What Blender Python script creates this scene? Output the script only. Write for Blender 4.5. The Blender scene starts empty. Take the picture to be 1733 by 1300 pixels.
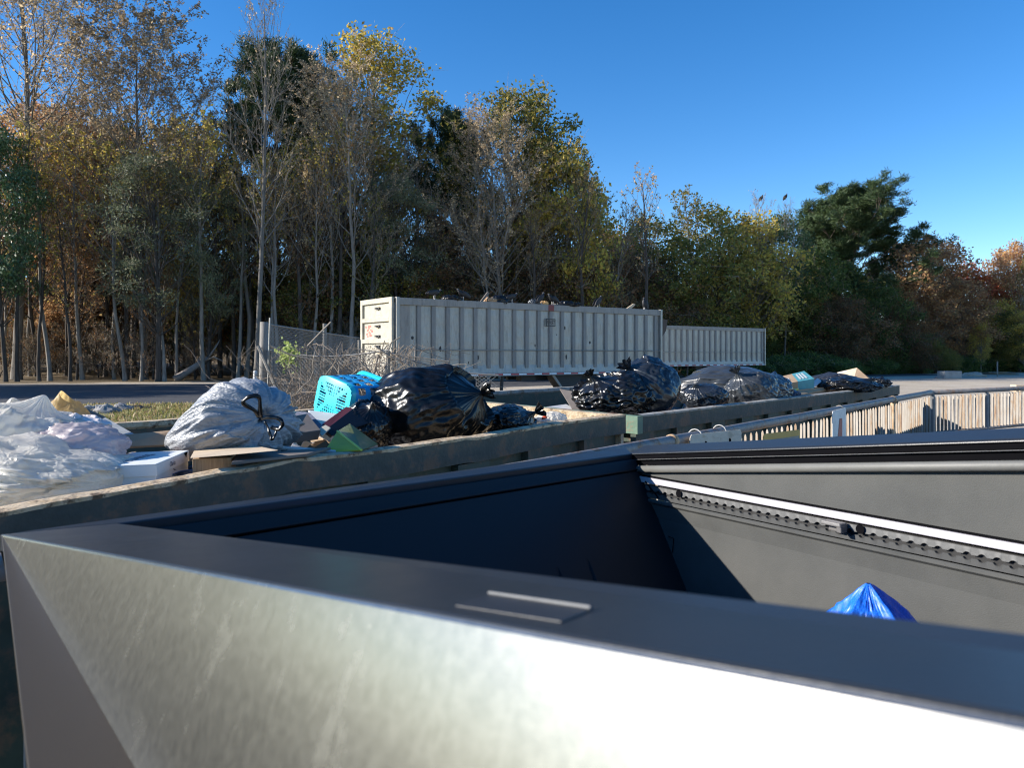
import bpy, math, random
import numpy as np
from mathutils import Vector, Matrix, noise as mn
S = bpy.context.scene
COL = S.collection
PI = math.pi
EYE = 1.56
GZ = -0.34                      # level of the lot and the roll-off containers; the truck stands on a slab at z = 0
F_ = 1300.0
def P(x, y, d): return Vector(((x-866.5)/F_*d, d, EYE-(y-600)/F_*d))
def PZ(x, y, z): return P(x, y, F_*(EYE-z)/(y-600))
def az(a): a = math.radians(a); return Vector((math.sin(a), math.cos(a), 0))
SUN_AZ, SUN_EL = -94.5, 24.5

# ------------------------------------------------------------------ materials
def mat(name): 
    m = bpy.data.materials.new(name); m.use_nodes = True
    nt = m.node_tree; return m, nt, nt.nodes['Principled BSDF']
def N(nt, t, **kw):
    n = nt.nodes.new(t)
    for k, v in kw.items():
        if k in n.inputs: n.inputs[k].default_value = v
        else: setattr(n, k, v)
    return n
def ramp(nt, fac, cols):
    r = nt.nodes.new('ShaderNodeValToRGB'); e = r.color_ramp.elements
    while len(e) < len(cols): e.new(0.5)
    for i, (p, c) in enumerate(cols):
        e[i].position = p; e[i].color = (c[0], c[1], c[2], 1)
    nt.links.new(fac, r.inputs['Fac']); return r
def surf(name, cols, scale=6, rough=.6, metal=0, bump=.15, bscale=40, detail=6, coord='Object', stretch=(1,1,1), rvar=.12, spec=.5, dist=.01, cols2=None, scale2=2):
    m, nt, b = mat(name)
    tc = N(nt, 'ShaderNodeTexCoord'); mp = N(nt, 'ShaderNodeMapping'); mp.inputs['Scale'].default_value = stretch
    nt.links.new(tc.outputs[coord], mp.inputs['Vector'])
    n1 = N(nt, 'ShaderNodeTexNoise', Scale=scale, Detail=detail, Roughness=.62); nt.links.new(mp.outputs[0], n1.inputs['Vector'])
    k = len(cols)
    rp = ramp(nt, n1.outputs['Fac'], [(.32+.36*i/max(1, k-1), c) for i, c in enumerate(cols)])
    out = rp.outputs[0]
    if cols2:
        n3 = N(nt, 'ShaderNodeTexNoise', Scale=scale2, Detail=8, Roughness=.7); nt.links.new(mp.outputs[0], n3.inputs['Vector'])
        r3 = ramp(nt, n3.outputs['Fac'], [(.52, (0,0,0)), (.62, (1,1,1))])
        mx = N(nt, 'ShaderNodeMix', data_type='RGBA'); nt.links.new(r3.outputs[0], mx.inputs[0]); nt.links.new(out, mx.inputs[6]); mx.inputs[7].default_value = (*cols2, 1)
        out = mx.outputs[2]
    nt.links.new(out, b.inputs['Base Color'])
    n2 = N(nt, 'ShaderNodeTexNoise', Scale=bscale, Detail=5); nt.links.new(mp.outputs[0], n2.inputs['Vector'])
    bp = N(nt, 'ShaderNodeBump', Strength=bump, Distance=dist); nt.links.new(n2.outputs['Fac'], bp.inputs['Height']); nt.links.new(bp.outputs[0], b.inputs['Normal'])
    mr = N(nt, 'ShaderNodeMapRange'); mr.inputs['To Min'].default_value = max(.02, rough-rvar); mr.inputs['To Max'].default_value = min(1, rough+rvar)
    nt.links.new(n1.outputs['Fac'], mr.inputs['Value']); nt.links.new(mr.outputs[0], b.inputs['Roughness'])
    b.inputs['Metallic'].default_value = metal; b.inputs['Specular IOR Level'].default_value = spec
    return m
def leafmat(name, cols, trans=.35, rough=.6):
    m, nt, b = mat(name)
    g = N(nt, 'ShaderNodeNewGeometry'); oi = N(nt, 'ShaderNodeObjectInfo')
    k = len(cols); rp = ramp(nt, g.outputs['Random Per Island'], [(i/k, c) for i, c in enumerate(cols)]); rp.color_ramp.interpolation = 'CONSTANT' if k > 3 else 'LINEAR'
    hs = N(nt, 'ShaderNodeHueSaturation'); mr = N(nt, 'ShaderNodeMapRange'); mr.inputs['To Min'].default_value = 1.0; mr.inputs['To Max'].default_value = 1.7
    nt.links.new(oi.outputs['Random'], mr.inputs['Value']); nt.links.new(mr.outputs[0], hs.inputs['Value']); nt.links.new(rp.outputs[0], hs.inputs['Color'])
    nt.links.new(hs.outputs[0], b.inputs['Base Color']); b.inputs['Roughness'].default_value = rough; b.inputs['Specular IOR Level'].default_value = .3
    t = N(nt, 'ShaderNodeBsdfTranslucent'); nt.links.new(hs.outputs[0], t.inputs['Color'])
    ms = N(nt, 'ShaderNodeMixShader', Fac=trans); nt.links.new(b.outputs[0], ms.inputs[1]); nt.links.new(t.outputs[0], ms.inputs[2])
    nt.links.new(ms.outputs[0], nt.nodes['Material Output'].inputs['Surface'])
    return m
def film(name, col, rough=.22, trans=0., spec=.6, bs=30, bump=.5, tcol=None, var=.25, metal=0, dist=.006):
    m, nt, b = mat(name)
    tc = N(nt, 'ShaderNodeTexCoord')
    n1 = N(nt, 'ShaderNodeTexNoise', Scale=bs, Detail=4, Roughness=.55, Distortion=1.2); nt.links.new(tc.outputs['Object'], n1.inputs['Vector'])
    rg = N(nt, 'ShaderNodeMath', operation='SUBTRACT'); rg.inputs[1].default_value = .5; nt.links.new(n1.outputs['Fac'], rg.inputs[0])
    ab = N(nt, 'ShaderNodeMath', operation='ABSOLUTE'); nt.links.new(rg.outputs[0], ab.inputs[0])
    bp = N(nt, 'ShaderNodeBump', Strength=bump, Distance=dist); bp.invert = True; nt.links.new(ab.outputs[0], bp.inputs['Height']); nt.links.new(bp.outputs[0], b.inputs['Normal'])
    n2 = N(nt, 'ShaderNodeTexNoise', Scale=bs*.25, Detail=4); nt.links.new(tc.outputs['Object'], n2.inputs['Vector'])
    n4 = N(nt, 'ShaderNodeTexNoise', Scale=bs*3.3, Detail=3, Roughness=.6, Distortion=1.5); nt.links.new(tc.outputs['Object'], n4.inputs['Vector'])
    r4 = N(nt, 'ShaderNodeMath', operation='SUBTRACT'); r4.inputs[1].default_value = .5; nt.links.new(n4.outputs['Fac'], r4.inputs[0])
    a4 = N(nt, 'ShaderNodeMath', operation='ABSOLUTE'); nt.links.new(r4.outputs[0], a4.inputs[0])
    b4 = N(nt, 'ShaderNodeBump', Strength=bump*.5, Distance=dist*.35); b4.invert = True; nt.links.new(a4.outputs[0], b4.inputs['Height']); nt.links.new(bp.outputs[0], b4.inputs['Normal']); nt.links.new(b4.outputs[0], b.inputs['Normal'])
    rp = ramp(nt, n2.outputs['Fac'], [(.35, tuple(c*(1-var) for c in col)), (.65, tuple(min(1, c*(1+var)) for c in col))]); nt.links.new(rp.outputs[0], b.inputs['Base Color'])
    b.inputs['Roughness'].default_value = rough; b.inputs['Specular IOR Level'].default_value = spec; b.inputs['Metallic'].default_value = metal
    if trans > 0:
        t = N(nt, 'ShaderNodeBsdfTranslucent'); t.inputs['Color'].default_value = (*(tcol or col), 1)
        ms = N(nt, 'ShaderNodeMixShader', Fac=trans); nt.links.new(b.outputs[0], ms.inputs[1]); nt.links.new(t.outputs[0], ms.inputs[2])
        nt.links.new(ms.outputs[0], nt.nodes['Material Output'].inputs['Surface'])
    return m
def plain(name, col, rough=.5, metal=0, var=.15, scale=12, spec=.5, bump=.08, bscale=60):
    return surf(name, [tuple(c*(1-var) for c in col), tuple(min(1, c*(1+var)) for c in col)], scale=scale, rough=rough, metal=metal, bump=bump, bscale=bscale, rvar=.08, spec=spec)

# ------------------------------------------------------------------ mesh builder
class MB:
    def __init__(s): s.v = []; s.f = []; s.n = 0; s.mi = []; s.cur = 0
    def add(s, v, f):
        v = np.asarray([tuple(p) for p in v], dtype=float) if not isinstance(v, np.ndarray) else v
        s.v.append(v); o = s.n
        for q in f: s.f.append(tuple(i+o for i in q)); s.mi.append(s.cur)
        s.n += len(v); return s
    def box(s, c, d, R=None, taper=1.0):
        x, y, z = d[0]/2, d[1]/2, d[2]/2; t = taper
        vs = [Vector(p) for p in ((-x,-y,-z),(x,-y,-z),(x,y,-z),(-x,y,-z),(-x*t,-y*t,z),(x*t,-y*t,z),(x*t,y*t,z),(-x*t,y*t,z))]
        if R is not None: vs = [R @ p for p in vs]
        c = Vector(c)
        return s.add([p+c for p in vs], [(0,3,2,1),(4,5,6,7),(0,1,5,4),(1,2,6,5),(2,3,7,6),(3,0,4,7)])
    def hexa(s, b, t):      # bottom quad ccw seen from above, top quad
        return s.add(list(b)+list(t), [(0,3,2,1),(4,5,6,7),(0,1,5,4),(1,2,6,5),(2,3,7,6),(3,0,4,7)])
    def quad(s, a, b, c, d): return s.add([a,b,c,d], [(0,1,2,3)])
    def tube(s, pts, r, sides=6, cap=True):
        pts = [Vector(p) for p in pts]; n = len(pts)
        rs = list(r) if hasattr(r, '__len__') else [r]*n
        vs = []; up = None
        for i, p in enumerate(pts):
            t = (pts[min(n-1, i+1)]-pts[max(0, i-1)])
            t = t.normalized() if t.length > 1e-9 else Vector((0,0,1))
            if up is None: up = Vector((0,0,1)) if abs(t.z) < .9 else Vector((1,0,0))
            a = t.cross(up); a = a.normalized() if a.length > 1e-6 else t.orthogonal().normalized()
            b = a.cross(t).normalized(); up = b
            for k in range(sides):
                w = 2*PI*k/sides; vs.append(p + (a*math.cos(w)+b*math.sin(w))*rs[i])
        fs = [(i*sides+k, i*sides+(k+1)%sides, (i+1)*sides+(k+1)%sides, (i+1)*sides+k) for i in range(n-1) for k in range(sides)]
        if cap: fs += [tuple(range(sides-1, -1, -1)), tuple((n-1)*sides+k for k in range(sides))]
        return s.add(vs, fs)
    def ell(s, c, r, R=None, nu=12, nv=8):
        vs = []; c = Vector(c)
        for j in range(nv+1):
            t = PI*j/nv
            for i in range(nu):
                p = Vector((r[0]*math.sin(t)*math.cos(2*PI*i/nu), r[1]*math.sin(t)*math.sin(2*PI*i/nu), r[2]*math.cos(t)))
                vs.append(c+(R @ p if R is not None else p))
        return s.add(vs, [(j*nu+i, (j+1)*nu+i, (j+1)*nu+(i+1)%nu, j*nu+(i+1)%nu) for j in range(nv) for i in range(nu)])
    def prism(s, poly, ext):   # poly: list of Vector (planar), ext: Vector
        n = len(poly); ext = Vector(ext)
        return s.add(list(poly)+[Vector(p)+ext for p in poly], [tuple(range(n-1,-1,-1)), tuple(range(n, 2*n))]+[(i,(i+1)%n,n+(i+1)%n,n+i) for i in range(n)])
    def build(s, name, m, parent=None, smooth=False, bevel=0, loc=None, world=True):
        v = np.concatenate(s.v) if s.v else np.zeros((0,3))
        if parent is not None and world:
            q = parent
            while q.parent is not None: q = q.parent
            v = v-np.array(q.location)
        me = bpy.data.meshes.new(name)
        off = np.zeros(3)
        if parent is None and loc is None and len(v):
            off = np.array(((v[:,0].min()+v[:,0].max())/2, (v[:,1].min()+v[:,1].max())/2, v[:,2].min()))
            v = v-off
        me.from_pydata(v.tolist(), [], s.f)
        ms = m if isinstance(m, (list, tuple)) else [m]
        for x in ms: me.materials.append(x)
        if len(ms) > 1: me.polygons.foreach_set('material_index', s.mi)
        if smooth: me.polygons.foreach_set('use_smooth', [True]*len(me.polygons))
        me.update()
        o = bpy.data.objects.new(name, me); COL.objects.link(o)
        if loc is not None: o.location = loc
        elif parent is None: o.location = off
        if parent is not None: o.parent = parent
        if bevel:
            b = o.modifiers.new('bevel', 'BEVEL'); b.width = bevel; b.segments = 2; b.limit_method = 'ANGLE'
        return o
def tag(o, label=None, cat=None, group=None, kind=None):
    if label: o['label'] = label
    if cat: o['category'] = cat
    if group: o['group'] = group
    if kind: o['kind'] = kind
    return o
def root(name, loc, label, cat, group=None, rz=0):
    o = bpy.data.objects.new(name, None); COL.objects.link(o); o.location = loc; o.rotation_euler = (0,0,rz); o.empty_display_size = .1
    return tag(o, label, cat, group)
def copy_tree(o, parent=None):
    c = o.copy(); COL.objects.link(c)
    if parent is not None: c.parent = parent
    for ch in o.children: copy_tree(ch, c)
    return c
def text_mesh(s, size, mtx, m, name, parent, depth=.0006, shear=0):
    cu = bpy.data.curves.new('t', 'FONT'); cu.body = s; cu.size = size; cu.extrude = depth; cu.align_x = 'CENTER'; cu.align_y = 'CENTER'; cu.shear = shear
    ob = bpy.data.objects.new('t', cu); COL.objects.link(ob); bpy.context.view_layer.update()
    me = bpy.data.meshes.new_from_object(ob); bpy.data.objects.remove(ob); bpy.data.curves.remove(cu)
    me.transform(mtx); me.transform(Matrix.Translation(-parent.location)); me.materials.clear(); me.materials.append(m)
    o = bpy.data.objects.new(name, me); COL.objects.link(o); o.parent = parent; return o
def frame(o, x, z=None, y=None):     # matrix with local X along x, Z along z
    x = Vector(x).normalized()
    if z is not None: z = Vector(z).normalized(); y = z.cross(x).normalized(); z = x.cross(y)
    else: y = Vector(y).normalized(); z = x.cross(y).normalized(); y = z.cross(x)
    M = Matrix((x, y, z)).transposed().to_4x4(); M.translation = o; return M
rad = math.radians
# ------------------------------------------------------------------ world, sun, camera
w = bpy.data.worlds.new("World"); S.world = w; w.use_nodes = True
wn = w.node_tree; bg = wn.nodes['Background']
sky = wn.nodes.new('ShaderNodeTexSky'); sky.sky_type = 'NISHITA'; sky.sun_disc = False
sky.sun_elevation = rad(SUN_EL); sky.sun_rotation = rad(SUN_AZ); sky.altitude = 1500; sky.air_density = 1.0; sky.dust_density = .25; sky.ozone_density = 2.0
hs_ = N(wn, 'ShaderNodeHueSaturation', Saturation=1.36, Value=1.0); hs_.inputs['Hue'].default_value = .505; wn.links.new(sky.outputs[0], hs_.inputs['Color']); wn.links.new(hs_.outputs[0], bg.inputs['Color']); bg.inputs['Strength'].default_value = .12
sv = Vector((math.sin(rad(SUN_AZ))*math.cos(rad(SUN_EL)), math.cos(rad(SUN_AZ))*math.cos(rad(SUN_EL)), math.sin(rad(SUN_EL))))
sl = bpy.data.lights.new('sun', 'SUN'); sl.energy = 5.0; sl.angle = rad(.5); sl.color = (1, .93, .84)
so = bpy.data.objects.new('sun', sl); COL.objects.link(so); so.rotation_euler = sv.to_track_quat('Z', 'Y').to_euler(); so.location = sv*60
cd = bpy.data.cameras.new('camera'); cam = bpy.data.objects.new('camera', cd); COL.objects.link(cam); S.camera = cam
cam.location = (0,0,EYE); cam.rotation_euler = (PI/2,0,0)
cd.sensor_width = 36; cd.lens = F_/1733*36; cd.shift_y = -50/1733; cd.clip_start = .02; cd.clip_end = 3000
cd.dof.use_dof = True; cd.dof.focus_distance = 10; cd.dof.aperture_fstop = 11
S.view_settings.view_transform = 'Standard'; S.view_settings.look = 'None'; S.view_settings.exposure = 0.9; S.view_settings.gamma = 1
S.cycles.max_bounces = 8; S.cycles.diffuse_bounces = 3; S.cycles.glossy_bounces = 4; S.cycles.transmission_bounces = 4; S.cycles.use_denoising = True; S.cycles.denoiser = 'OPENIMAGEDENOISE'
S.cycles.filter_width = 1.15; S.cycles.sample_clamp_indirect = 6

# ------------------------------------------------------------------ ground, road, slab
def ground_mat():
    m, nt, b = mat('lot_gravel')
    tc = N(nt, 'ShaderNodeTexCoord'); sp = N(nt, 'ShaderNodeSeparateXYZ'); nt.links.new(tc.outputs['Object'], sp.inputs[0])
    n1 = N(nt, 'ShaderNodeTexNoise', Scale=.35, Detail=9, Roughness=.7); nt.links.new(tc.outputs['Object'], n1.inputs['Vector'])
    n2 = N(nt, 'ShaderNodeTexNoise', Scale=9, Detail=6, Roughness=.7); nt.links.new(tc.outputs['Object'], n2.inputs['Vector'])
    r1 = ramp(nt, n1.outputs['Fac'], [(.3, (.40,.33,.235)), (.5, (.52,.44,.33)), (.7, (.60,.53,.42))])
    r2 = ramp(nt, n2.outputs['Fac'], [(.3, (.6,.6,.6)), (.7, (1.05,1.05,1.05))])
    mx = N(nt, 'ShaderNodeMix', data_type='RGBA', blend_type='MULTIPLY'); mx.inputs[0].default_value = 1
    nt.links.new(r1.outputs[0], mx.inputs[6]); nt.links.new(r2.outputs[0], mx.inputs[7])
    # leaf litter under the wood: beyond the tree line
    ad = N(nt, 'ShaderNodeMath', operation='MULTIPLY_ADD'); nt.links.new(sp.outputs['X'], ad.inputs[0]); ad.inputs[1].default_value = -.42; nt.links.new(sp.outputs['Y'], ad.inputs[2])
    a2 = N(nt, 'ShaderNodeMath', operation='MULTIPLY_ADD'); nt.links.new(n1.outputs['Fac'], a2.inputs[0]); a2.inputs[1].default_value = 10; nt.links.new(ad.outputs[0], a2.inputs[2])
    st = N(nt, 'ShaderNodeMapRange'); st.inputs['From Min'].default_value = 67; st.inputs['From Max'].default_value = 69; nt.links.new(a2.outputs[0], st.inputs['Value'])
    r3 = ramp(nt, n2.outputs['Fac'], [(.3, (.06,.04,.02)), (.5, (.14,.09,.04)), (.7, (.16,.15,.05))])
    m2 = N(nt, 'ShaderNodeMix', data_type='RGBA'); nt.links.new(st.outputs[0], m2.inputs[0]); nt.links.new(mx.outputs[2], m2.inputs[6]); nt.links.new(r3.outputs[0], m2.inputs[7])
    nt.links.new(m2.outputs[2], b.inputs['Base Color']); b.inputs['Roughness'].default_value = .9
    bp = N(nt, 'ShaderNodeBump', Strength=.6, Distance=.05); nt.links.new(n2.outputs['Fac'], bp.inputs['Height']); nt.links.new(bp.outputs[0], b.inputs['Normal'])
    return m
gm = MB(); gx = np.concatenate([np.linspace(-700,-70,8), np.linspace(-60,90,40), np.linspace(120,900,8)]); gy = np.concatenate([[-300,-40], np.linspace(-10,130,40), np.linspace(160,1500,8)])
gv = [(x, y, GZ + (0 if y-.42*x < 72 else min(3.0, (y-.42*x-72)*.05)) ) for y in gy for x in gx]
gm.add(gv, [(j*len(gx)+i, j*len(gx)+i+1, (j+1)*len(gx)+i+1, (j+1)*len(gx)+i) for j in range(len(gy)-1) for i in range(len(gx)-1)])
tag(gm.build('ground', ground_mat(), loc=(0,0,0)), 'pale gravel lot running to leaf litter under the wood', kind='structure')
M_asph = surf('asphalt', [(.035,.037,.042), (.055,.056,.06), (.075,.074,.074)], scale=3, rough=.75, bump=.4, bscale=60, rvar=.1)
rm = MB(); 
rp_ = [(-90, 26.0, 47.5), (-40, 27.2, 48.5), (-14, 29.6, 50), (-7, 31, 51), (-4.5, 41, 54), (6, 50, 60), (20, 61, 69), (40, 70, 78)]
rv = []
for x, a, b_ in rp_: rv += [(x, a, GZ+.005), (x, b_, GZ+.005)]
rm.add(rv, [(2*i, 2*i+2, 2*i+3, 2*i+1) for i in range(len(rp_)-1)])
tag(rm.build('road', M_asph, loc=(0,0,0)), 'dark asphalt road along the foot of the wood', kind='structure')
# fence line and the raised slab
FA = PZ(1130, 738, 1.10); FC = PZ(1575, 660, 1.10); fd = (FC-FA); fd.z = 0; fd.normalize(); fr = az(58.7)
FS = FA-fd*4.6; FE = FC+fr*9.0
M_conc = surf('concrete', [(.22,.215,.20), (.32,.31,.29), (.38,.37,.35)], scale=1.5, rough=.85, bump=.25, bscale=50)
def dn(p, z): return Vector((p.x, p.y, z))
sm_ = MB(); off = Vector((fd.y, -fd.x, 0))*-.10
poly = [FS+off-fd*4, FC+off, FE+off+fr*30, Vector((70,-25,0)), Vector((-12,-25,0))]
sm_.prism([dn(p, GZ-.05) for p in poly][::-1], (0,0,-GZ+.05))
tag(sm_.build('slab', M_conc, loc=(0,0,0)), 'raised concrete slab the pickup stands on', kind='structure')

# ------------------------------------------------------------------ the stainless pickup
D = Vector((.669,-.743,.143)); Dh = Vector((.669,-.743,0)).normalized()
Np = P(0, 905, 1.32); out = Vector((-.743,-.669,0)).normalized()
TAU = rad(21)
wd = out*math.sin(TAU)-Vector((0,0,1))*math.cos(TAU)      # down the outer side
pn = D.cross(wd).normalized()
if pn.dot(out) < 0: pn = -pn
def hit(px, py, p0, n):
    r = Vector(((px-866.5)/F_, 1, -(py-600)/F_)); o = Vector((0,0,EYE)); return o + r*((p0-o).dot(n)/r.dot(n))
Rb = hit(222, 1300, Np, pn); redge = (Rb-Np)                # rear edge of the side panel
def steel(name, base, rough, blot, metal=1.0, aniso=0):
    m, nt, b = mat(name)
    tc = N(nt, 'ShaderNodeTexCoord'); mp = N(nt, 'ShaderNodeMapping'); nt.links.new(tc.outputs['Object'], mp.inputs['Vector'])
    n1 = N(nt, 'ShaderNodeTexNoise', Scale=110, Detail=4, Roughness=.7); nt.links.new(mp.outputs[0], n1.inputs['Vector'])
    n2 = N(nt, 'ShaderNodeTexNoise', Scale=9, Detail=4, Distortion=.6); nt.links.new(mp.outputs[0], n2.inputs['Vector'])
    r1 = ramp(nt, n1.outputs['Fac'], [(.3, tuple(c*(1-blot) for c in base)), (.7, tuple(min(1, c*(1+blot*.7)) for c in base))]); nt.links.new(r1.outputs[0], b.inputs['Base Color'])
    a = N(nt, 'ShaderNodeMath', operation='MULTIPLY_ADD'); nt.links.new(n2.outputs['Fac'], a.inputs[0]); a.inputs[1].default_value = .012; a.inputs[2].default_value = rough-.006
    a2 = N(nt, 'ShaderNodeMath', operation='MULTIPLY_ADD'); nt.links.new(n1.outputs['Fac'], a2.inputs[0]); a2.inputs[1].default_value = .06; nt.links.new(a.outputs[0], a2.inputs[2])
    # added streaky rougher patches, standing in for light reflected onto the steel
    mp3 = N(nt, 'ShaderNodeMapping'); mp3.inputs['Rotation'].default_value = (.3,.9,.5); mp3.inputs['Scale'].default_value = (26, 26, 3); nt.links.new(tc.outputs['Object'], mp3.inputs['Vector'])
    n5 = N(nt, 'ShaderNodeTexNoise', Scale=1, Detail=5, Roughness=.65, Distortion=.5); nt.links.new(mp3.outputs[0], n5.inputs['Vector'])
    n6 = N(nt, 'ShaderNodeTexNoise', Scale=3.2, Detail=2); nt.links.new(tc.outputs['Object'], n6.inputs['Vector'])
    k5 = ramp(nt, n5.outputs['Fac'], [(.52,(0,0,0)), (.66,(1,1,1))]); k6 = ramp(nt, n6.outputs['Fac'], [(.48,(0,0,0)), (.60,(1,1,1))])
    m5 = N(nt, 'ShaderNodeMath', operation='MULTIPLY'); nt.links.new(k5.outputs[0], m5.inputs[0]); nt.links.new(k6.outputs[0], m5.inputs[1])
    a3 = N(nt, 'ShaderNodeMath', operation='MULTIPLY_ADD'); nt.links.new(m5.outputs[0], a3.inputs[0]); a3.inputs[1].default_value = .03; nt.links.new(a2.outputs[0], a3.inputs[2])
    nt.links.new(a3.outputs[0], b.inputs['Roughness']); b.inputs['Metallic'].default_value = metal
    # fine sparse scratches along the brushing
    mp2 = N(nt, 'ShaderNodeMapping'); mp2.inputs['Rotation'].default_value = (0,.5,.35); mp2.inputs['Scale'].default_value = (60, 60, 1.5); nt.links.new(tc.outputs['Object'], mp2.inputs['Vector'])
    n3 = N(nt, 'ShaderNodeTexNoise', Scale=4, Detail=2); nt.links.new(mp2.outputs[0], n3.inputs['Vector'])
    bp = N(nt, 'ShaderNodeBump', Strength=.010, Distance=.002); nt.links.new(n3.outputs['Fac'], bp.inputs['Height'])
    b2 = N(nt, 'ShaderNodeBump', Strength=.008, Distance=.001); nt.links.new(n1.outputs['Fac'], b2.inputs['Height']); nt.links.new(bp.outputs[0], b2.inputs['Normal'])
    nt.links.new(b2.outputs[0], b.inputs['Normal'])
    return m
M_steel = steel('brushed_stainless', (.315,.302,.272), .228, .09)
M_steel2 = steel('stainless_dark_reflection', (.050,.040,.027), .38, .06, metal=0); M_steel2.node_tree.nodes['Principled BSDF'].inputs['Specular IOR Level'].default_value = .18  # dark reflections painted into the base colour of the tail steel
M_blk = plain('black_trim', (.018,.020,.024), rough=.42, var=.1, bump=.04, bscale=300)
M_rail = plain('satin_rail', (.018,.021,.025), rough=.36, var=.1, bump=.05, bscale=400, spec=.42)
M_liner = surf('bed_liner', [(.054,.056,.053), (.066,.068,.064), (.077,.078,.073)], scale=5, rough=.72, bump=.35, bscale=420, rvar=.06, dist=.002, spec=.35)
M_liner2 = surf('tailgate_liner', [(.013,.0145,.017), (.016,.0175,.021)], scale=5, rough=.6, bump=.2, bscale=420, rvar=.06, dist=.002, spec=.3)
M_white = plain('light_bar', (.37,.36,.385), rough=.5, var=.04)
M_dark = plain('recess', (.004,.004,.005), rough=.95, spec=.05)
TR = root('pickup_truck', (0,0,0), 'angular bare stainless steel pickup truck seen from beside its open bed', 'pickup truck')
L = 2.3
def side_pt(t, s): return Np + D*t + wd*s
# outer side: one folded sheet with a crease at the rail and a lower turn-in
mb = MB()
e0, e1 = Np, Np+D*L
th = -pn*.006
# rear edge continues down to the belt
q = [e0, e1, e1+wd*.95, e0+redge*1.35]
mb.prism(q, th)
mb.build('side_panel', M_steel, TR, bevel=.0028)
# tail quarter behind the panel's rear edge, turned inward
ru = redge.normalized(); ih = (Vector((-.669,.743,0))*math.cos(rad(27))+Vector((.743,.669,0))*math.sin(rad(27))).normalized()
n2 = ih.cross(ru).normalized(); shift = -pn*.004
c0 = hit(3, 912, Np+shift, n2); c1 = hit(46, 1300, Np+shift, n2)
mb = MB(); mb.prism([Np+shift, Np+shift+redge*1.3, c1+(c1-c0)*.3, c0], -n2*.003 if n2.dot(out) > 0 else n2*.003)
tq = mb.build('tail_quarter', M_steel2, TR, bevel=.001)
mb = MB(); a_ = hit(62, 1030, Np+shift, n2); b_ = hit(52, 1125, Np+shift, n2); k = n2 if n2.dot(out) > 0 else -n2
mb.tube([a_+k*.002, (a_*2+b_)/3+k*.004, b_+k*.002], [.002,.0035,.0015], 6)
mb.build('seam_trim', plain('brass_seam', (.45,.30,.12), rough=.3, metal=1), TR)
# lower cladding, wheel under the side
mb = MB(); mb.prism([e0+redge*1.36, e1+wd*.96, e1+wd*1.25-out*.03, e0+redge*1.65+Vector((.05,-.06,0))], -out*.02)
mb.build('lower_cladding', M_blk, TR)
wc = Np + Dh*1.25 - out*-.05; wc = Vector((wc.x, wc.y, .42)) + out*.12
def wheel(c, ax, r, wdt, parent, nm='wheel'):
    ax = ax.normalized(); u = ax.orthogonal().normalized(); v_ = ax.cross(u)
    def ring(prof):
        m_ = MB(); nS = 32; vs = []
        for rr, x in prof:
            for i in range(nS): vs.append(c+ax*x+(u*math.cos(2*PI*i/nS)+v_*math.sin(2*PI*i/nS))*rr)
        m_.add(vs, [(j*nS+i, j*nS+(i+1)%nS, (j+1)*nS+(i+1)%nS, (j+1)*nS+i) for j in range(len(prof)-1) for i in range(nS)]); return m_
    h = wdt/2
    w_ = ring([(.02,h*.5),(r*.2,h*.55),(r*.58,h*.4),(r*.62,h*.85),(r*.62,-h),(.02,-h)]).build(nm, M_steel2, parent, smooth=True)
    ring([(r*.62,h*.9),(r*.7,h),(r*.93,h*.95),(r,h*.7),(r,-h*.7),(r*.93,-h*.95),(r*.62,-h)]).build('tyre', M_tyre, w_, smooth=True)
    return w_
M_tyre = plain('tyre_rubber', (.02,.02,.021), rough=.85)
wheel(wc, out, .42, .28, TR)
# near rail (flat top between the crease and the bed opening), wider at the tail
I0 = P(200, 886, 1.414); tI = 1.49; I1 = Np + D*tI + Vector((.743,.669,0))*.082
IL = I0 + (I1-I0)*(L/tI)
mb = MB(); mb.prism([e0, e1, IL, I0], (0,0,-.03)); mb.build('bed_rail', M_rail, TR, bevel=.003)
# pocket cover on the near rail: a raised plate with a bright edge
def rail_hit(px, py):
    n_ = (e1-e0).cross(I0-e0).normalized(); return hit(px, py, e0, n_)
s1, s2 = rail_hit(828, 1010), rail_hit(1000, 1036); s0 = rail_hit(770, 1028); s3 = s2 + (s0-s1)*.9
up_ = Vector((0,0,.0012)); mb = MB(); mb.prism([s0,s3,s2,s1], up_); mb.build('pocket_cover', M_blk, TR, bevel=.0006)
mb = MB(); mb.tube([s1+up_*1.6, s2+up_*1.6], .0011, 6); mb.build('pocket_edge', plain('edge_sheen', (.085,.09,.095), rough=.5), TR)
# far wall of the bed
Fp = P(1070, 768, 2.52); wv = Vector((.537,-.843,0)).normalized(); wi = Vector((-.843,-.537,0)).normalized()
SL = .132; TW = 2.0
def Wp(t, z, o=0.0): 
    p = Fp + wv*t + wi*o; return Vector((p.x, p.y, z))
def zr(t): return Fp.z + SL*t
def sweep(prof, t0=-.02, t1=TW, zf=zr):          # profile [(out, dz)] closed, swept along the wall
    m_ = MB(); n = len(prof)
    m_.add([Wp(t, zf(t)+dz, o) for t in (t0, t1) for o, dz in prof], [(i, (i+1)%n, n+(i+1)%n, n+i) for i in range(n)]+[tuple(range(n-1,-1,-1)), tuple(range(n, 2*n))]); return m_
zs = lambda t: 1.1645 + .012*t
FLOOR = .66
o_ = sweep([(0,0),(-.006,.004),(-.075,.023),(-.10,.014),(-.10,-.03),(-.051,-.005),(0,-.004)]).build('bed_rail', M_rail, TR, bevel=.002)
m_ = sweep([(-.003,-.006),(-.003,-.0175),(-.012,-.019),(-.012,-.04),(-.05,-.04),(-.05,-.006)]); m_.build('cover_track', M_dark, TR)
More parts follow.
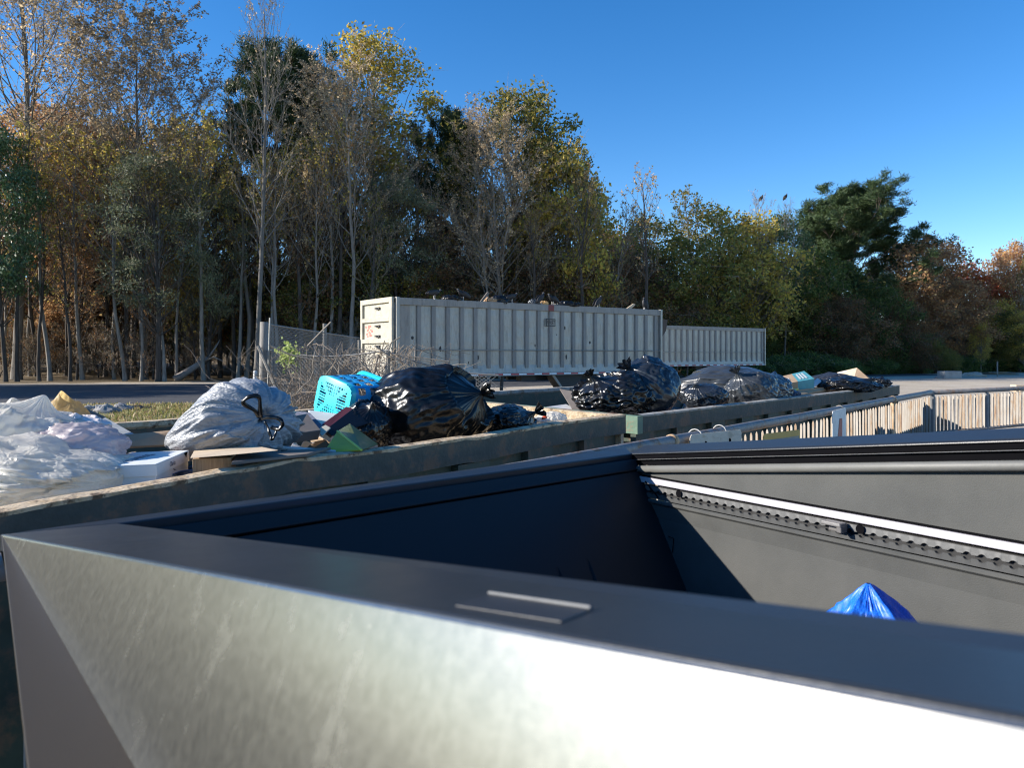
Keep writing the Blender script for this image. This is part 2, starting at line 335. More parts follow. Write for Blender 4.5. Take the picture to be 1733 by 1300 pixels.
m_ = sweep([(-.004,-.0195),(-.002,-.0205),(-.004,-.0215),(-.011,-.0215),(-.011,-.0195)]); m_.build('track_lip', plain('lip_sheen', (.2,.2,.2), rough=.35), TR)
m_ = MB(); ring = [(.004+.011*math.cos(a), -.051+.0115*math.sin(a)) for a in np.linspace(0, 2*PI, 17)[:-1]]
sweep(ring).build('seal_tube', plain('seal_grey', (.13,.13,.12), rough=.55, var=.05), TR, smooth=True)
# upper liner (between the seal and the light bar)
TT = [t for t in np.linspace(-.02, TW, 30)]
m_ = MB(); vs = []
for t in TT: vs += [Wp(t, zr(t)-.058, -.006), Wp(t, zs(t)+.007, -.004)]
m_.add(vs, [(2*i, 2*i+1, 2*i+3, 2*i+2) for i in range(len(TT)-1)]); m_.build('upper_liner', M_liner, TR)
m_ = sweep([(.006,.007),(.006,.0035),(-.01,.0035),(-.01,.007)], zf=zs); m_.build('bar_gap', M_dark, TR)
m_ = sweep([(.010,.0025),(.012,-.0148),(-.004,-.016),(-.004,.0025)], t0=.035, zf=zs); m_.build('light_bar', M_white, TR, bevel=.001)
# tie-down track: two scalloped lips over a dark channel
def track():
    top, bot = MB(), MB(); z0 = lambda t: zs(t)-.041
    ts = np.arange(.075, TW, .0022); pitch = .030; hw = .019
    def gap(t):
        u = ((t % pitch)/pitch-.5)*pitch; r = .0092
        return max(.0036, math.sqrt(max(0, r*r-u*u)) )
    for m_, sg in ((top, 1), (bot, -1)):
        vs = []
        for t in ts:
            g = gap(t)
            vs += [Wp(t, z0(t)+sg*hw, .010), Wp(t, z0(t)+sg*g, .012), Wp(t, z0(t)+sg*g, .004)]
        fs = []
        for i in range(len(ts)-1):
            a = 3*i; fs += [(a, a+1, a+4, a+3), (a+1, a+2, a+5, a+4)]
        m_.add(vs, fs)
    M_tr = plain('track_metal', (.075,.077,.075), rough=.5, var=.05)
    sweep([(.0035,-.021),(.0035,-.061),(-.004,-.061),(-.004,-.021)], t0=.06, zf=zs).build('track_channel', M_dark2, TR)
    v = top; v.add(np.concatenate(bot.v), bot.f); v.build('tie_down_track', M_tr, TR)
M_dark2 = plain('channel_dark', (.012,.012,.012), rough=.6)
track()
for px, py in ((1149, 836), (1456, 896)):
    r0 = hit(px, py, Wp(0, 1, .014), wi); m_ = MB(); m_.tube([r0, r0+wi*.002], .011, 20); m_.build('track_hole', M_dark, TR)
# lower liner with a moulded lip, split panels at the tail end
m_ = MB(); prof = [(.010,-.063), (.016,-.067), (.016,-.072), (.008,-.079), (.004,-.12)]
vs = []
for t in TT:
    for o, dz in prof: vs.append(Wp(t, zs(t)+dz, o))
    vs.append(Wp(t, FLOOR, .012))
k = len(prof)+1
m_.add(vs, [(i*k+j, i*k+j+1, (i+1)*k+j+1, (i+1)*k+j) for i in range(len(TT)-1) for j in range(k-1)]); m_.build('side_liner', M_liner, TR)
m_ = MB(); a = hit(1131, 908, Wp(0,1,.009), wi); b = hit(1140, 912, Wp(0,1,.009), wi); c = hit(1138, 936, Wp(0,1,.009), wi)
m_.tube([a, b, c], .0014, 5); m_.build('panel_seam', M_dark, TR)
m_ = MB(); a = hit(1092, 815, Wp(0,1,.015), wi); b = hit(1114, 843, Wp(0,1,.015), wi); m_.tube([a, b], .0022, 5); m_.build('panel_seam', M_dark, TR)
# cleat clamped in the track
m_ = MB(); c = hit(1411, 890, Wp(0,1,.03), wi); R = Matrix((wv, wi, Vector((0,0,1)))).transposed()
m_.box(c+Vector((0,0,.006)), (.058,.030,.010), R, taper=.9); m_.box(c-Vector((0,0,.006))-wi*.01, (.03,.02,.016), R); m_.box(c+wv*.022-Vector((0,0,.004)), (.014,.026,.018), R)
m_.build('cleat', plain('cleat_grey', (.13,.125,.12), rough=.4, spec=.6), TR, bevel=.003)
# outer skin of the far side, bed floor, bulkhead
ow = -wi
m_ = MB(); m_.prism([Wp(-.05, zr(-.05), -.10), Wp(TW, zr(TW), -.10), Wp(TW, .55, -.28), Wp(.25, .55, -.28)], ow*.002); m_.build('side_panel', M_steel, TR)
nb = lambda t: I0 + (I1-I0)*(t/tI)
m_ = MB(); tb = .27
i_r = Vector((nb(.2).x, nb(.2).y, FLOOR)); m_.prism([i_r, Vector((IL.x, IL.y, FLOOR)), Wp(TW, FLOOR, 0), Wp(tb, FLOOR, 0)], (0,0,-.03)); m_.build('bed_floor', M_liner, TR)
m_ = MB(); m_.prism([IL, IL+(Vector((IL.x,IL.y,FLOOR))-IL), Wp(TW, FLOOR, 0), Wp(TW, zr(TW), 0)], Dh*.03); m_.build('bulkhead', M_liner, TR)
m_ = MB(); m_.prism([I0-Vector((0,0,.03)), IL-Vector((0,0,.03)), Vector((IL.x, IL.y, FLOOR)), Vector((nb(.2).x, nb(.2).y, FLOOR))], out*.01); m_.build('side_liner', M_liner, TR)
# tailgate: sloped inner face, flat cap, outer skin
Fo = P(1058, 757, 2.60); lean = hit(1166, 1002, Wp(0,1,0), wi)-Wp(0, Fp.z, 0); lk = (Fp.z-FLOOR)/(-lean.z)
Ib = I0 + Vector((Dh.x, Dh.y, 0))*.25*lk*.9; Ib.z = FLOOR; Fb = Fp + lean*lk; Fb.z = FLOOR
tg = MB(); tg.prism([Np, I0, Fp, Fo], (0,0,-.025)); G = tg.build('tailgate', M_rail, TR, bevel=.003)
def Tg(u, v, o=0.0):     # on the inner face: u along, v down
    a = I0.lerp(Fp, u); b = Ib.lerp(Fb, u); n = (Fp-I0).cross(Ib-I0).normalized()
    if n.dot(Dh) < 0: n = -n
    return a.lerp(b, v)+n*o
m_ = MB(); m_.prism([Tg(0,.03,.004), Tg(1,.03,.004), Tg(1,.085,.006), Tg(0,.085,.006)], Tg(0,0,-.02)-Tg(0,0,0)); m_.build('tailgate_header', M_liner2, G, bevel=.003)
m_ = MB(); vs = []; us = []
for i in range(26):
    u = i/25*.98+.01
    g = (i % 2 == 1) and 7 < i < 20
    us += [(u-.0045, 0), (u-.002, -.006 if g else 0), (u+.002, -.006 if g else 0), (u+.0045, 0)]
us = [(0,0)]+us+[(1,0)]
for u, o in us: vs += [Tg(u,.092), Tg(u,.42), Tg(u,.46,o), Tg(u,1,o)]
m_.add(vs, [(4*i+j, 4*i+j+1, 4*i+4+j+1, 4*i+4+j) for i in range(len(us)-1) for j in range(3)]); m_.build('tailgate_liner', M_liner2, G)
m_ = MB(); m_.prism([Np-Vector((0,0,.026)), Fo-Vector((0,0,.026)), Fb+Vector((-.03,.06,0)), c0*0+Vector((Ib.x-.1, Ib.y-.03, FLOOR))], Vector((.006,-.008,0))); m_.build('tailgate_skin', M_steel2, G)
# blue woven tarp bundle in the bed
def grid_obj(fn, nu, nv, name, m, label=None, cat=None, parent=None, smooth=True, loc=None, close_u=False, solid=0):
    vs = [fn(i/(nu if close_u else nu-1), j/(nv-1)) for j in range(nv) for i in range(nu)]
    m_ = MB(); w_ = nu if close_u else nu-1
    m_.add(vs, [(j*nu+i, j*nu+(i+1)%nu, (j+1)*nu+(i+1)%nu, (j+1)*nu+i) for j in range(nv-1) for i in range(w_)])
    o = m_.build(name, m, parent, smooth=smooth)
    if solid: sd = o.modifiers.new('solid', 'SOLIDIFY'); sd.thickness = solid
    if label: tag(o, label, cat)
    return o
def tarp_mat():
    m, nt, b = mat('woven_tarp'); tc = N(nt, 'ShaderNodeTexCoord')
    ck = N(nt, 'ShaderNodeTexChecker', Scale=220); nt.links.new(tc.outputs['Object'], ck.inputs['Vector']); ck.inputs['Color1'].default_value = (.008,.115,.62,1); ck.inputs['Color2'].default_value = (.012,.16,.74,1)
    nt.links.new(ck.outputs[0], b.inputs['Base Color']); b.inputs['Roughness'].default_value = .4
    bp = N(nt, 'ShaderNodeBump', Strength=.5, Distance=.002); nt.links.new(ck.outputs['Fac'], bp.inputs['Height']); nt.links.new(bp.outputs[0], b.inputs['Normal']); return m
tc_ = P(1470, 1060, 1.40); tz = P(1462, 988, 1.40).z
TF = [(.05,1.0,0),(1.25,.92,.02),(2.5,1.12,-.03),(3.6,1.0,.01),(4.9,.85,.02)]      # sharp folds: angle, reach, droop
def tarp(u, v):
    a = 2*PI*u; k = v
    for i in range(5):
        a0, r0, d0 = TF[i]; a1, r1, d1 = TF[(i+1) % 5]; a1 += 2*PI*(i == 4); aa = a if a >= TF[0][0] else a+2*PI
        if a0 <= aa < a1: f = (aa-a0)/(a1-a0); break
    sag = 4*f*(1-f); rr = (r0*(1-f)+r1*f)*(1-.20*sag); dz = (d0*(1-f)+d1*f)
    r = .006+.34*k**.92*rr; q_ = Vector((math.cos(a)*2.2, math.sin(a)*2.2, k*4))
    cr = (1-2*abs(mn.noise(q_*1.7)))*.008*min(1, k*4)+(1-2*abs(mn.noise(q_*4.1)))*.005*min(1, k*4)
    return Vector((tc_.x+(r+cr)*math.cos(a)*.72+.05*k, tc_.y+(r+cr)*math.sin(a)*.7, max(FLOOR+.004, tz-.30*k**1.05-.05*sag*k**.7+dz*k+cr*.7)))
tb_ = grid_obj(tarp, 160, 60, 'tarp', tarp_mat(), 'crumpled bright blue woven tarp bundled in the truck bed', 'tarp', close_u=True)
# ------------------------------------------------------------------ roll-off containers
M_green = surf('container_green', [(.028,.044,.032), (.042,.062,.046), (.055,.075,.056)], scale=5, rough=.7, bump=.3, bscale=30, cols2=(.12,.085,.055), scale2=6)
M_green2 = surf('container_light_green', [(.10,.17,.115), (.14,.23,.16)], scale=6, rough=.65, bump=.2, cols2=(.26,.11,.06), scale2=5)
M_rust = surf('weathered_rim', [(.32,.22,.12), (.48,.36,.22), (.58,.46,.31), (.36,.26,.15)], scale=14, rough=.85, bump=.6, bscale=60, cols2=(.13,.085,.05), scale2=18)
M_rimface = surf('rim_face', [(.042,.048,.038), (.062,.066,.052), (.09,.085,.066)], scale=9, rough=.75, bump=.4, bscale=45, cols2=(.14,.09,.055), scale2=9)
def interp(xs, ys, x):
    return float(np.interp(x, xs, ys))
def rim_line(P0, u, samples, z_def):
    """rim height along the near wall: traced kinks and dents of the bent rail"""
    xs = [s[0] for s in samples]; ys = [s[1] for s in samples]
    def f(s):                                   # s metres back along the wall from P0
        p = P0-u*s; px = 866.5+F_*p.x/p.y if p.y > .3 else -999
        if px < xs[0] or px > xs[-1]: return z_def if px > xs[-1] else EYE-(ys[0]-600)/F_*(P0-u*s_at0).y
        return EYE-(interp(xs, ys, px)-600)/F_*p.y
    lo, hi = 0, 12                               # s where px = xs[0]
    for _ in range(50):
        mid = (lo+hi)/2; p = P0-u*mid
        if p.y < .3 or 866.5+F_*p.x/p.y < xs[0]: hi = mid
        else: lo = mid
    s_at0 = lo
    return f
def container(name, label, C, u, v, length, width, zn, zf, rimz, zend=None, mats=None, rw=.10, rh=.13):
    """C: far (or near) corner of the near rim; u: along the near wall, v: across; rimz(s) outer top edge height"""
    Mrim, Mface, Mwall = mats
    R = root(name, dn(C-u*length/2+v*width/2, GZ), label, 'dumpster', 'open roll-off containers')
    def pt(s, c, z): q = C-u*s+v*c; return Vector((q.x, q.y, z))
    ns = 90; ss = [length*i/ns for i in range(ns+1)]
    # near rim: rolled channel swept along with its dents
    m_ = MB(); m_.cur = 0
    prof = [(0,0), (rw*.5,.004), (rw,.0), (rw,-rh*.7), (rw-.004,-.012), (.006,-.012)]
    vs = []
    for i, s in enumerate(ss):
        z = rimz(s); j = .006*mn.noise(Vector((s*5,3,1)))+.004*mn.noise(Vector((s*17,1,7))); lip = .007*mn.noise(Vector((s*9,9,2)))
        vs += [pt(s, j, z+.003*mn.noise(Vector((s*23,5,5)))), pt(s, rw*.5, z+.005+j*.6), pt(s, rw, z-.002), pt(s, rw, z-rh*.75), pt(s, .012, z-rh*.8), pt(s, .004+j, z-.014+lip)]
    k = 6; f_top = []; f_face = []
    for i in range(ns):
        for j in range(k):
            q = (i*k+j, i*k+(j+1)%k, (i+1)*k+(j+1)%k, (i+1)*k+j)
            (f_face if j in (3, 4) else f_top).append(q)
    m_.add(vs, f_top); m_.build('near_rim', Mrim, R)
    m_ = MB(); v2 = []
    for i, s in enumerate(ss):
        z = rimz(s); j = .006*mn.noise(Vector((s*5,3,1))); lip = .010*mn.noise(Vector((s*9,9,2)))
        v2 += [pt(s, .004+j, z-.012+lip), pt(s, .003+j*.5, z-rh), pt(s, .03, z-rh-.004)]
    m_.add(v2, [(3*i+j, 3*i+3+j, 3*i+4+j, 3*i+1+j) for i in range(ns) for j in range(2)]); m_.build('rim_face', Mface, R)
    # near wall plate and its ribs
    m_ = MB(); v2 = []
    for s in ss: z = rimz(s); v2 += [pt(s, .06, z-rh*.7), pt(s, .06, GZ+.25), pt(s, .075, GZ+.25), pt(s, .075, z-rh*.5)]
    m_.add(v2, [(4*i+j, 4*i+4+j, 4*i+4+(j+1)%4, 4*i+(j+1)%4) for i in range(ns) for j in range(4)]); m_.build('near_wall', Mwall, R)
    for s in np.arange(.42, length, .62):
        z = rimz(s)-rh; m_ = MB()
        m_.hexa([pt(s+.13,.0,GZ+.25), pt(s-.13,.0,GZ+.25), pt(s-.13,.058,GZ+.25), pt(s+.13,.058,GZ+.25)], [pt(s+.13,.012,z-.001), pt(s-.13,.012,z-.001), pt(s-.13,.058,z-.001), pt(s+.13,.058,z-.001)]); m_.build('wall_rib', Mwall, R)
    # far wall + rim
    m_ = MB(); m_.hexa([pt(length,width-.06,GZ+.25), pt(0,width-.06,GZ+.25), pt(0,width-.075,GZ+.25), pt(length,width-.075,GZ+.25)][::-1], [pt(length,width-.06,zf-.02), pt(0,width-.06,zf-.02), pt(0,width-.075,zf-.02), pt(length,width-.075,zf-.02)][::-1]); m_.build('far_wall', Mwall, R)
    m_ = MB(); vs = []
    for s in ss: zz = zf+.006*mn.noise(Vector((s*3,8,8))); vs += [pt(s,width-.09,zz), pt(s,width,zz), pt(s,width,zz-.12), pt(s,width-.09,zz-.03)]
    m_.add(vs, [(4*i+j, 4*i+4+j, 4*i+4+(j+1)%4, 4*i+(j+1)%4) for i in range(ns) for j in range(4)]+[(0,1,2,3)]); m_.build('far_rim', Mrim, R)
    # ends
    z0, z1 = rimz(0), rimz(length)
    ze = zend if zend else (z0, zf)
    m_ = MB(); m_.hexa([pt(.0,.02,GZ+.25), pt(.0,width-.02,GZ+.25), pt(.045,width-.02,GZ+.25), pt(.045,.02,GZ+.25)][::-1], [pt(.0,.02,ze[0]-.03), pt(.0,width-.02,ze[1]-.03), pt(.045,width-.02,ze[1]-.03), pt(.045,.02,ze[0]-.03)][::-1]); m_.build('end_wall', Mrim if zend else Mwall, R)
    m_ = MB(); m_.hexa([pt(-.01,rw,ze[0]-.10), pt(-.01,width,ze[1]-.10), pt(.07,width-.09,ze[1]-.10), pt(.07,rw,ze[0]-.10)][::-1], [pt(-.01,rw,ze[0]), pt(-.01,width,ze[1]), pt(.07,width-.09,ze[1]), pt(.07,rw,ze[0])][::-1]); m_.build('end_rim', Mrim, R)
    l = length; m_ = MB(); m_.hexa([pt(l-.05,.02,GZ+.25), pt(l-.05,width-.02,GZ+.25), pt(l,width-.02,GZ+.25), pt(l,.02,GZ+.25)][::-1], [pt(l-.05,.02,z1-.03), pt(l-.05,width-.02,zf-.03), pt(l,width-.02,zf-.03), pt(l,.02,z1-.03)][::-1]); m_.build('end_wall', Mwall, R)
    m_ = MB(); m_.hexa([pt(l,-.004,z1-.135), pt(l,width,zf-.135), pt(l+.075,width,zf-.135), pt(l+.075,-.004,z1-.135)], [pt(l,-.004,z1-.004), pt(l,width,zf-.004), pt(l+.075,width,zf-.004), pt(l+.075,-.004,z1-.004)]); m_.build('end_rim', M_green2 if not zend else Mrim, R)
    m_ = MB(); m_.hexa([pt(l,-.0,z1-.34), pt(l,width,zf-.34), pt(l+.06,width,zf-.34), pt(l+.06,-.0,z1-.34)], [pt(l,-.0,z1-.27), pt(l,width,zf-.27), pt(l+.06,width,zf-.27), pt(l+.06,-.0,z1-.27)]); m_.build('end_beam', M_green2, R)
    # floor on skids
    m_ = MB(); m_.prism([pt(.02,.02,GZ+.25), pt(l-.02,.02,GZ+.25), pt(l-.02,width-.02,GZ+.25), pt(.02,width-.02,GZ+.25)], (0,0,-.02)); m_.build('floor_pan', Mwall, R)
    for c in (width*.3, width*.7):
        m_ = MB(); m_.prism([pt(.1,c-.06,GZ+.23), pt(l-.1,c-.06,GZ+.23), pt(l-.1,c+.06,GZ+.23), pt(.1,c+.06,GZ+.23)], (0,0,-.17)); m_.build('skid', M_rimface, R)
    for s in (.5, l-.5):
        for c in (.12, width-.12):
            m_ = MB(); m_.tube([pt(s,c-.06,GZ+.09), pt(s,c+.06,GZ+.09)], .09, 14); m_.build('roller', M_blk, R)
    return pt
C2 = P(1060, 702, 5.35); u1 = Vector((.5927,.8054,0)); v1 = Vector((-.8054,.5927,0))
tr1 = [(0,868),(60,856),(100,849),(135,842),(150,841),(250,823),(330,809),(400,795),(430,792),(500,777),(574,770),(620,766),(661,760),(720,752),(747,747),(790,741),(803,739),(808,743),(820,739),(860,731),(930,719),(1000,709),(1060,702)]
D1 = container('roll_off_container', 'nearest green container with a bent rust-stained rim, full of white and black bags', C2, u1, v1, 6.8, 2.26, 1.14, 1.14, rim_line(C2, u1, tr1, C2.z), zend=(C2.z, 1.22), mats=(M_rust, M_rimface, M_green))
A2 = P(1087, 703, 5.68); E2 = P(1523, 652, 11.25); u2 = (E2-A2); l2 = u2.length; u2.z = 0; u2.normalize(); v2_ = Vector((-u2.y, u2.x, 0))
zE, zA = E2.z, A2.z
M_rust2 = surf('galvanised_rim', [(.22,.22,.20), (.32,.31,.28), (.40,.39,.35)], scale=9, rough=.75, bump=.4, bscale=50, cols2=(.2,.15,.10), scale2=12)
D2 = container('roll_off_container', 'farther green container with a straight pale rim behind the slatted guard rail', E2, u2, v2_, l2, 2.4, 1.11, EYE-.38, lambda s: zE+(zA-zE)*s/l2, mats=(M_rust2, M_rimface, M_green))
# loose rubbish that fills the containers below the rims
def heap(name, pt, s0, s1, c0, c1, zf, label, seed):
    nu, nv = 60, 26; vs = []; 
    for j in range(nv):
        for i in range(nu):
            s = s0+(s1-s0)*i/(nu-1); c = c0+(c1-c0)*j/(nv-1)
            q = Vector((s*2.2, c*2.2, seed)); z = zf(s)+.16*mn.cell(q*1.6)+.10*mn.noise(q*2.3)-.08
            vs.append(pt(s, c, z))
    m_ = MB(); m_.add(vs, [(j*nu+i, j*nu+i+1, (j+1)*nu+i+1, (j+1)*nu+i) for j in range(nv-1) for i in range(nu-1)])
    m, nt, b = mat('mixed_rubbish'); tc = N(nt, 'ShaderNodeTexCoord'); vo = N(nt, 'ShaderNodeTexVoronoi', Scale=7); nt.links.new(tc.outputs['Object'], vo.inputs['Vector'])
    sp = N(nt, 'ShaderNodeSeparateColor'); nt.links.new(vo.outputs['Color'], sp.inputs[0])
    rp = ramp(nt, sp.outputs[0], [(0,(.02,.02,.025)),(.3,(.16,.10,.06)),(.5,(.04,.04,.05)),(.62,(.30,.22,.14)),(.75,(.35,.36,.38)),(.88,(.05,.06,.10))]); rp.color_ramp.interpolation = 'CONSTANT'
    nt.links.new(rp.outputs[0], b.inputs['Base Color']); b.inputs['Roughness'].default_value = .5
    tag(m_.build(name, m), label, kind='stuff')
heap('rubbish_heap', D1, 1.3, 6.7, .1, 2.15, lambda s: .80, 'loose mixed rubbish filling the nearest container', 1.3)
heap('rubbish_heap', D2, .1, l2-.1, .08, 2.3, lambda s: .84, 'loose mixed rubbish filling the farther container', 4.1)
# ------------------------------------------------------------------ pipe guard rail with vertical slats
M_pipe = surf('galvanised_pipe', [(.14,.14,.14), (.20,.19,.185), (.26,.235,.21)], scale=16, rough=.6, bump=.3, bscale=60, metal=.25, cols2=(.20,.12,.07), scale2=9)
def slat_mat():
    m, nt, b = mat('slat_paint'); g = N(nt, 'ShaderNodeNewGeometry'); tc = N(nt, 'ShaderNodeTexCoord'); mp = N(nt, 'ShaderNodeMapping'); mp.inputs['Scale'].default_value = (14,14,3); nt.links.new(tc.outputs['Object'], mp.inputs['Vector'])
    n = N(nt, 'ShaderNodeTexNoise', Scale=2, Detail=6, Roughness=.7); nt.links.new(mp.outputs[0], n.inputs['Vector'])
    a = N(nt, 'ShaderNodeMath', operation='MULTIPLY_ADD'); nt.links.new(g.outputs['Random Per Island'], a.inputs[0]); a.inputs[1].default_value = .35; nt.links.new(n.outputs['Fac'], a.inputs[2])
    r = ramp(nt, a.outputs[0], [(.45,(.36,.335,.295)), (.70,(.31,.275,.23)), (.86,(.27,.19,.12)), (.97,(.18,.10,.06))])
    nt.links.new(r.outputs[0], b.inputs['Base Color']); b.inputs['Roughness'].default_value = .75; return m
M_slat = slat_mat(); M_postgrey = plain('post_grey', (.17,.175,.18), rough=.6, metal=.2)
M_postrust = surf('post_rust', [(.30,.17,.08), (.45,.30,.17), (.55,.42,.28)], scale=12, rough=.8)
FR = root('guard_rail', dn(FA, 0), 'low pipe guard rail with white rust-streaked vertical slats along the slab edge', 'guard rail')
zt = 1.10
m_ = MB(); pr = .034
pth = [dn(FS, zt-pr), dn(FC, zt-pr), dn(FE, zt-pr)]
pp = [pth[0].lerp(pth[1], i/30) for i in range(31)]; m_.tube([p+Vector((0,0,.004*mn.noise(p*2))) for p in pp], pr, 12); m_.build('top_rail', M_pipe, FR, smooth=True)
m_ = MB(); m_.tube([pth[1]+fr*.02, pth[2]], pr*.95, 12); m_.build('top_rail', M_pipe, FR, smooth=True)
ZB = .565
m_ = MB(); m_.tube([dn(FS, ZB-.03), dn(FC, ZB-.03)], .022, 8); m_.build('lower_rail', M_pipe, FR, smooth=True)
m_ = MB(); m_.tube([dn(FC, ZB-.03), dn(FE, ZB-.03)], .022, 8); m_.build('lower_rail', M_pipe, FR, smooth=True)
def at_px(p0, dr, px):      # distance along a plan line where it crosses image column px
    k = (px-866.5)/F_; return (k*p0.y-p0.x)/(dr.x-k*dr.y)
def slats(p0, dr, t0, t1, naz, w, pitch, rng):
    m_ = MB(); pl = az(naz+90); nn = az(naz)
    t = t0
    while t < t1:
        c = p0+dr*t; hw = w/2*(1+.06*rng.uniform(-1,1)); tl = .012*rng.uniform(-1,1)
        a, b = c-pl*hw, c+pl*hw; zt_ = zt-.082+.004*rng.uniform(-1,1)
        tip = [dn(a, ZB-.02), dn(b, ZB-.02), dn(b, zt_-.02)+pl*tl, dn((a*.35+b*.65), zt_)+pl*tl, dn(a*.65+b*.35, zt_)+pl*tl, dn(a, zt_-.02)+pl*tl]
        m_.prism(tip, nn*-.004)
        # folded second leg of the angle bar
        m_.prism([dn(b, ZB-.02), dn(b, zt_-.02)+pl*tl, dn(b, zt_-.02)+pl*tl-nn*w*.7, dn(b, ZB-.02)-nn*w*.7], pl*-.004)
        t += pitch
    return m_
rng = random.Random(5)
posts = [(1137,'rust'),(1421,'white'),(1511,'rust'),(1576,'grey')]
tp = [at_px(FA, fd, x) for x, _ in posts]
edges = [-4.4]+tp
for i in range(len(edges)-1):
    slats(FA, fd, edges[i]+.07, edges[i+1]-.05, -103, .030, .1, rng).build('slat_panel', M_slat, FR)
for (x, kd), t in zip(posts, tp):
    p = FA+fd*t; m_ = MB()
    if kd == 'grey': m_.box(dn(p, zt/2-.02), (.07,.07,zt-.0), Matrix.Rotation(rad(-39), 3, 'Z'))
    else:
        m_.tube([dn(p, 0), dn(p, zt-2*pr)], .024, 10)
        m_.tube([dn(p-fd*.02, zt-pr), dn(p+fd*.02, zt-pr)], pr+.006, 14)
    m_.build('post', {'rust': M_postrust, 'white': M_slat, 'grey': M_postgrey}[kd], FR, smooth=(kd != 'grey'))
m_ = MB(); p = FA-fd*2.4; m_.tube([dn(p, 0), dn(p, zt-2*pr)], .024, 10); m_.build('post', M_postrust, FR)
t0 = 0.09
tq_ = [1.36+1.36*i for i in range(6)]
for t in tq_:
    slats(FC, fr, t0, t-.06, -112, .036, .086, rng).build('slat_panel', M_slat, FR); t0 = t+.06
    m_ = MB(); m_.tube([dn(FC+fr*t, 0), dn(FC+fr*t, zt-2*pr)], .028, 10); m_.build('post', M_postgrey, FR)
# sheets hung on the rail
def hung(name, px0, y0, px1, y1, zbot, m, label, cat, off=.05):
    nrm = Vector((fd.y, -fd.x, 0)); p0 = FA+nrm*off
    ta, tb = at_px(p0, fd, px0), at_px(p0, fd, px1); a, b = p0+fd*ta, p0+fd*tb
    za, zb = EYE-(y0-600)/F_*a.y, EYE-(y1-600)/F_*b.y
    Rr = root(name, dn((a+b)/2, zbot), label, cat)
    m_ = MB(); c = .02; e = (b-a).normalized()
    m_.prism([dn(a, zbot), dn(b, zbot), dn(b, zb-c), dn(b-e*c, zb), dn(a+e*c, za), dn(a, za-c)], nrm*.004)
    m_.build('panel', m, Rr); return Rr, a, b, za, zb, nrm, e
M_sheet = surf('weathered_sheet', [(.34,.29,.22), (.46,.40,.32), (.52,.46,.37), (.38,.29,.19)], scale=5, rough=.8, stretch=(1,1,3))
Rr, a, b, za, zb, nrm, e = hung('hanging_board', 1167, 736, 1254, 727, .62, M_sheet, 'weathered grey board wired to the guard rail beside the rusty post', 'board', off=.062)
M_wire = plain('tie_wire', (.5,.48,.44), rough=.4)
for k in (.27, .74):
    q = a.lerp(b, k); zq = za+(zb-za)*k
    pts = [dn(q+nrm*.008, zq-.055)]+[dn(q-nrm*.062, zt-pr)+nrm*math.cos(w_)*.046+Vector((0,0,math.sin(w_)*.046)) for w_ in np.linspace(-.6, PI+.3, 10)]
    m_ = MB(); m_.tube(pts, .0035, 6); m_.build('tie_wire', M_wire, Rr, smooth=True)
    m_ = MB(); m_.ell(dn(q+nrm*.006, zq-.06), (.010,.006,.014)); m_.build('hole', M_dark, Rr)
M_sign = surf('old_yellow_frame', [(.40,.24,.05), (.52,.33,.08)], scale=8, rough=.7)
Rr, a, b, za, zb, nrm, e = hung('framed_sign', 1291, 735, 1353, 727, .60, M_sign, 'small faded yellow-framed sign leaning on the guard rail slats', 'sign', off=.085)
m_ = MB(); ins = .03; m_.prism([dn(a+e*ins+nrm*.005, .62), dn(b-e*ins+nrm*.005, .62), dn(b-e*ins+nrm*.005, zb-.045), dn(a+e*ins+nrm*.005, za-.045)], nrm*.002); m_.build('sign_face', plain('sign_grey', (.24,.22,.19), rough=.8), Rr)
M_faint = plain('faded_red', (.42,.16,.10), rough=.8)
for k in range(3):       # the tops of worn letters
    q = a.lerp(b, .55+.12*k); m_ = MB(); m_.prism([dn(q+nrm*.008, zb-.13), dn(q+nrm*.008, zb-.06), dn(q+e*.008+nrm*.008, zb-.06), dn(q+e*.008+nrm*.008, zb-.13)], nrm*.001); m_.prism([dn(q+e*.03+nrm*.008, zb-.13), dn(q+e*.03+nrm*.008, zb-.062), dn(q+e*.038+nrm*.008, zb-.062), dn(q+e*.038+nrm*.008, zb-.13)], nrm*.001); m_.build('letter', M_faint, Rr)
Rr, a, b, za, zb, nrm, e = hung('white_sign', 1408, 696, 1431, 690, .60, plain('sign_white', (.62,.60,.56), rough=.7), 'narrow white sign with a tall brick-red wedge letter tied to the guard rail', 'sign', off=.07)
m_ = MB(); f_ = nrm*.006; w_ = (b-a).length
def sp_(k, z): return dn(a+e*w_*k+f_, z)
m_.prism([sp_(.18,.62), sp_(.36,.62), sp_(.66,zb-.085), sp_(.50,zb-.085)], nrm*.0012); m_.prism([sp_(.52,zb-.0855), sp_(.68,zb-.0855), sp_(.70,.62), sp_(.53,.62)], nrm*.0018)
m_.build('letter', plain('brick_red', (.36,.12,.09), rough=.7), Rr)

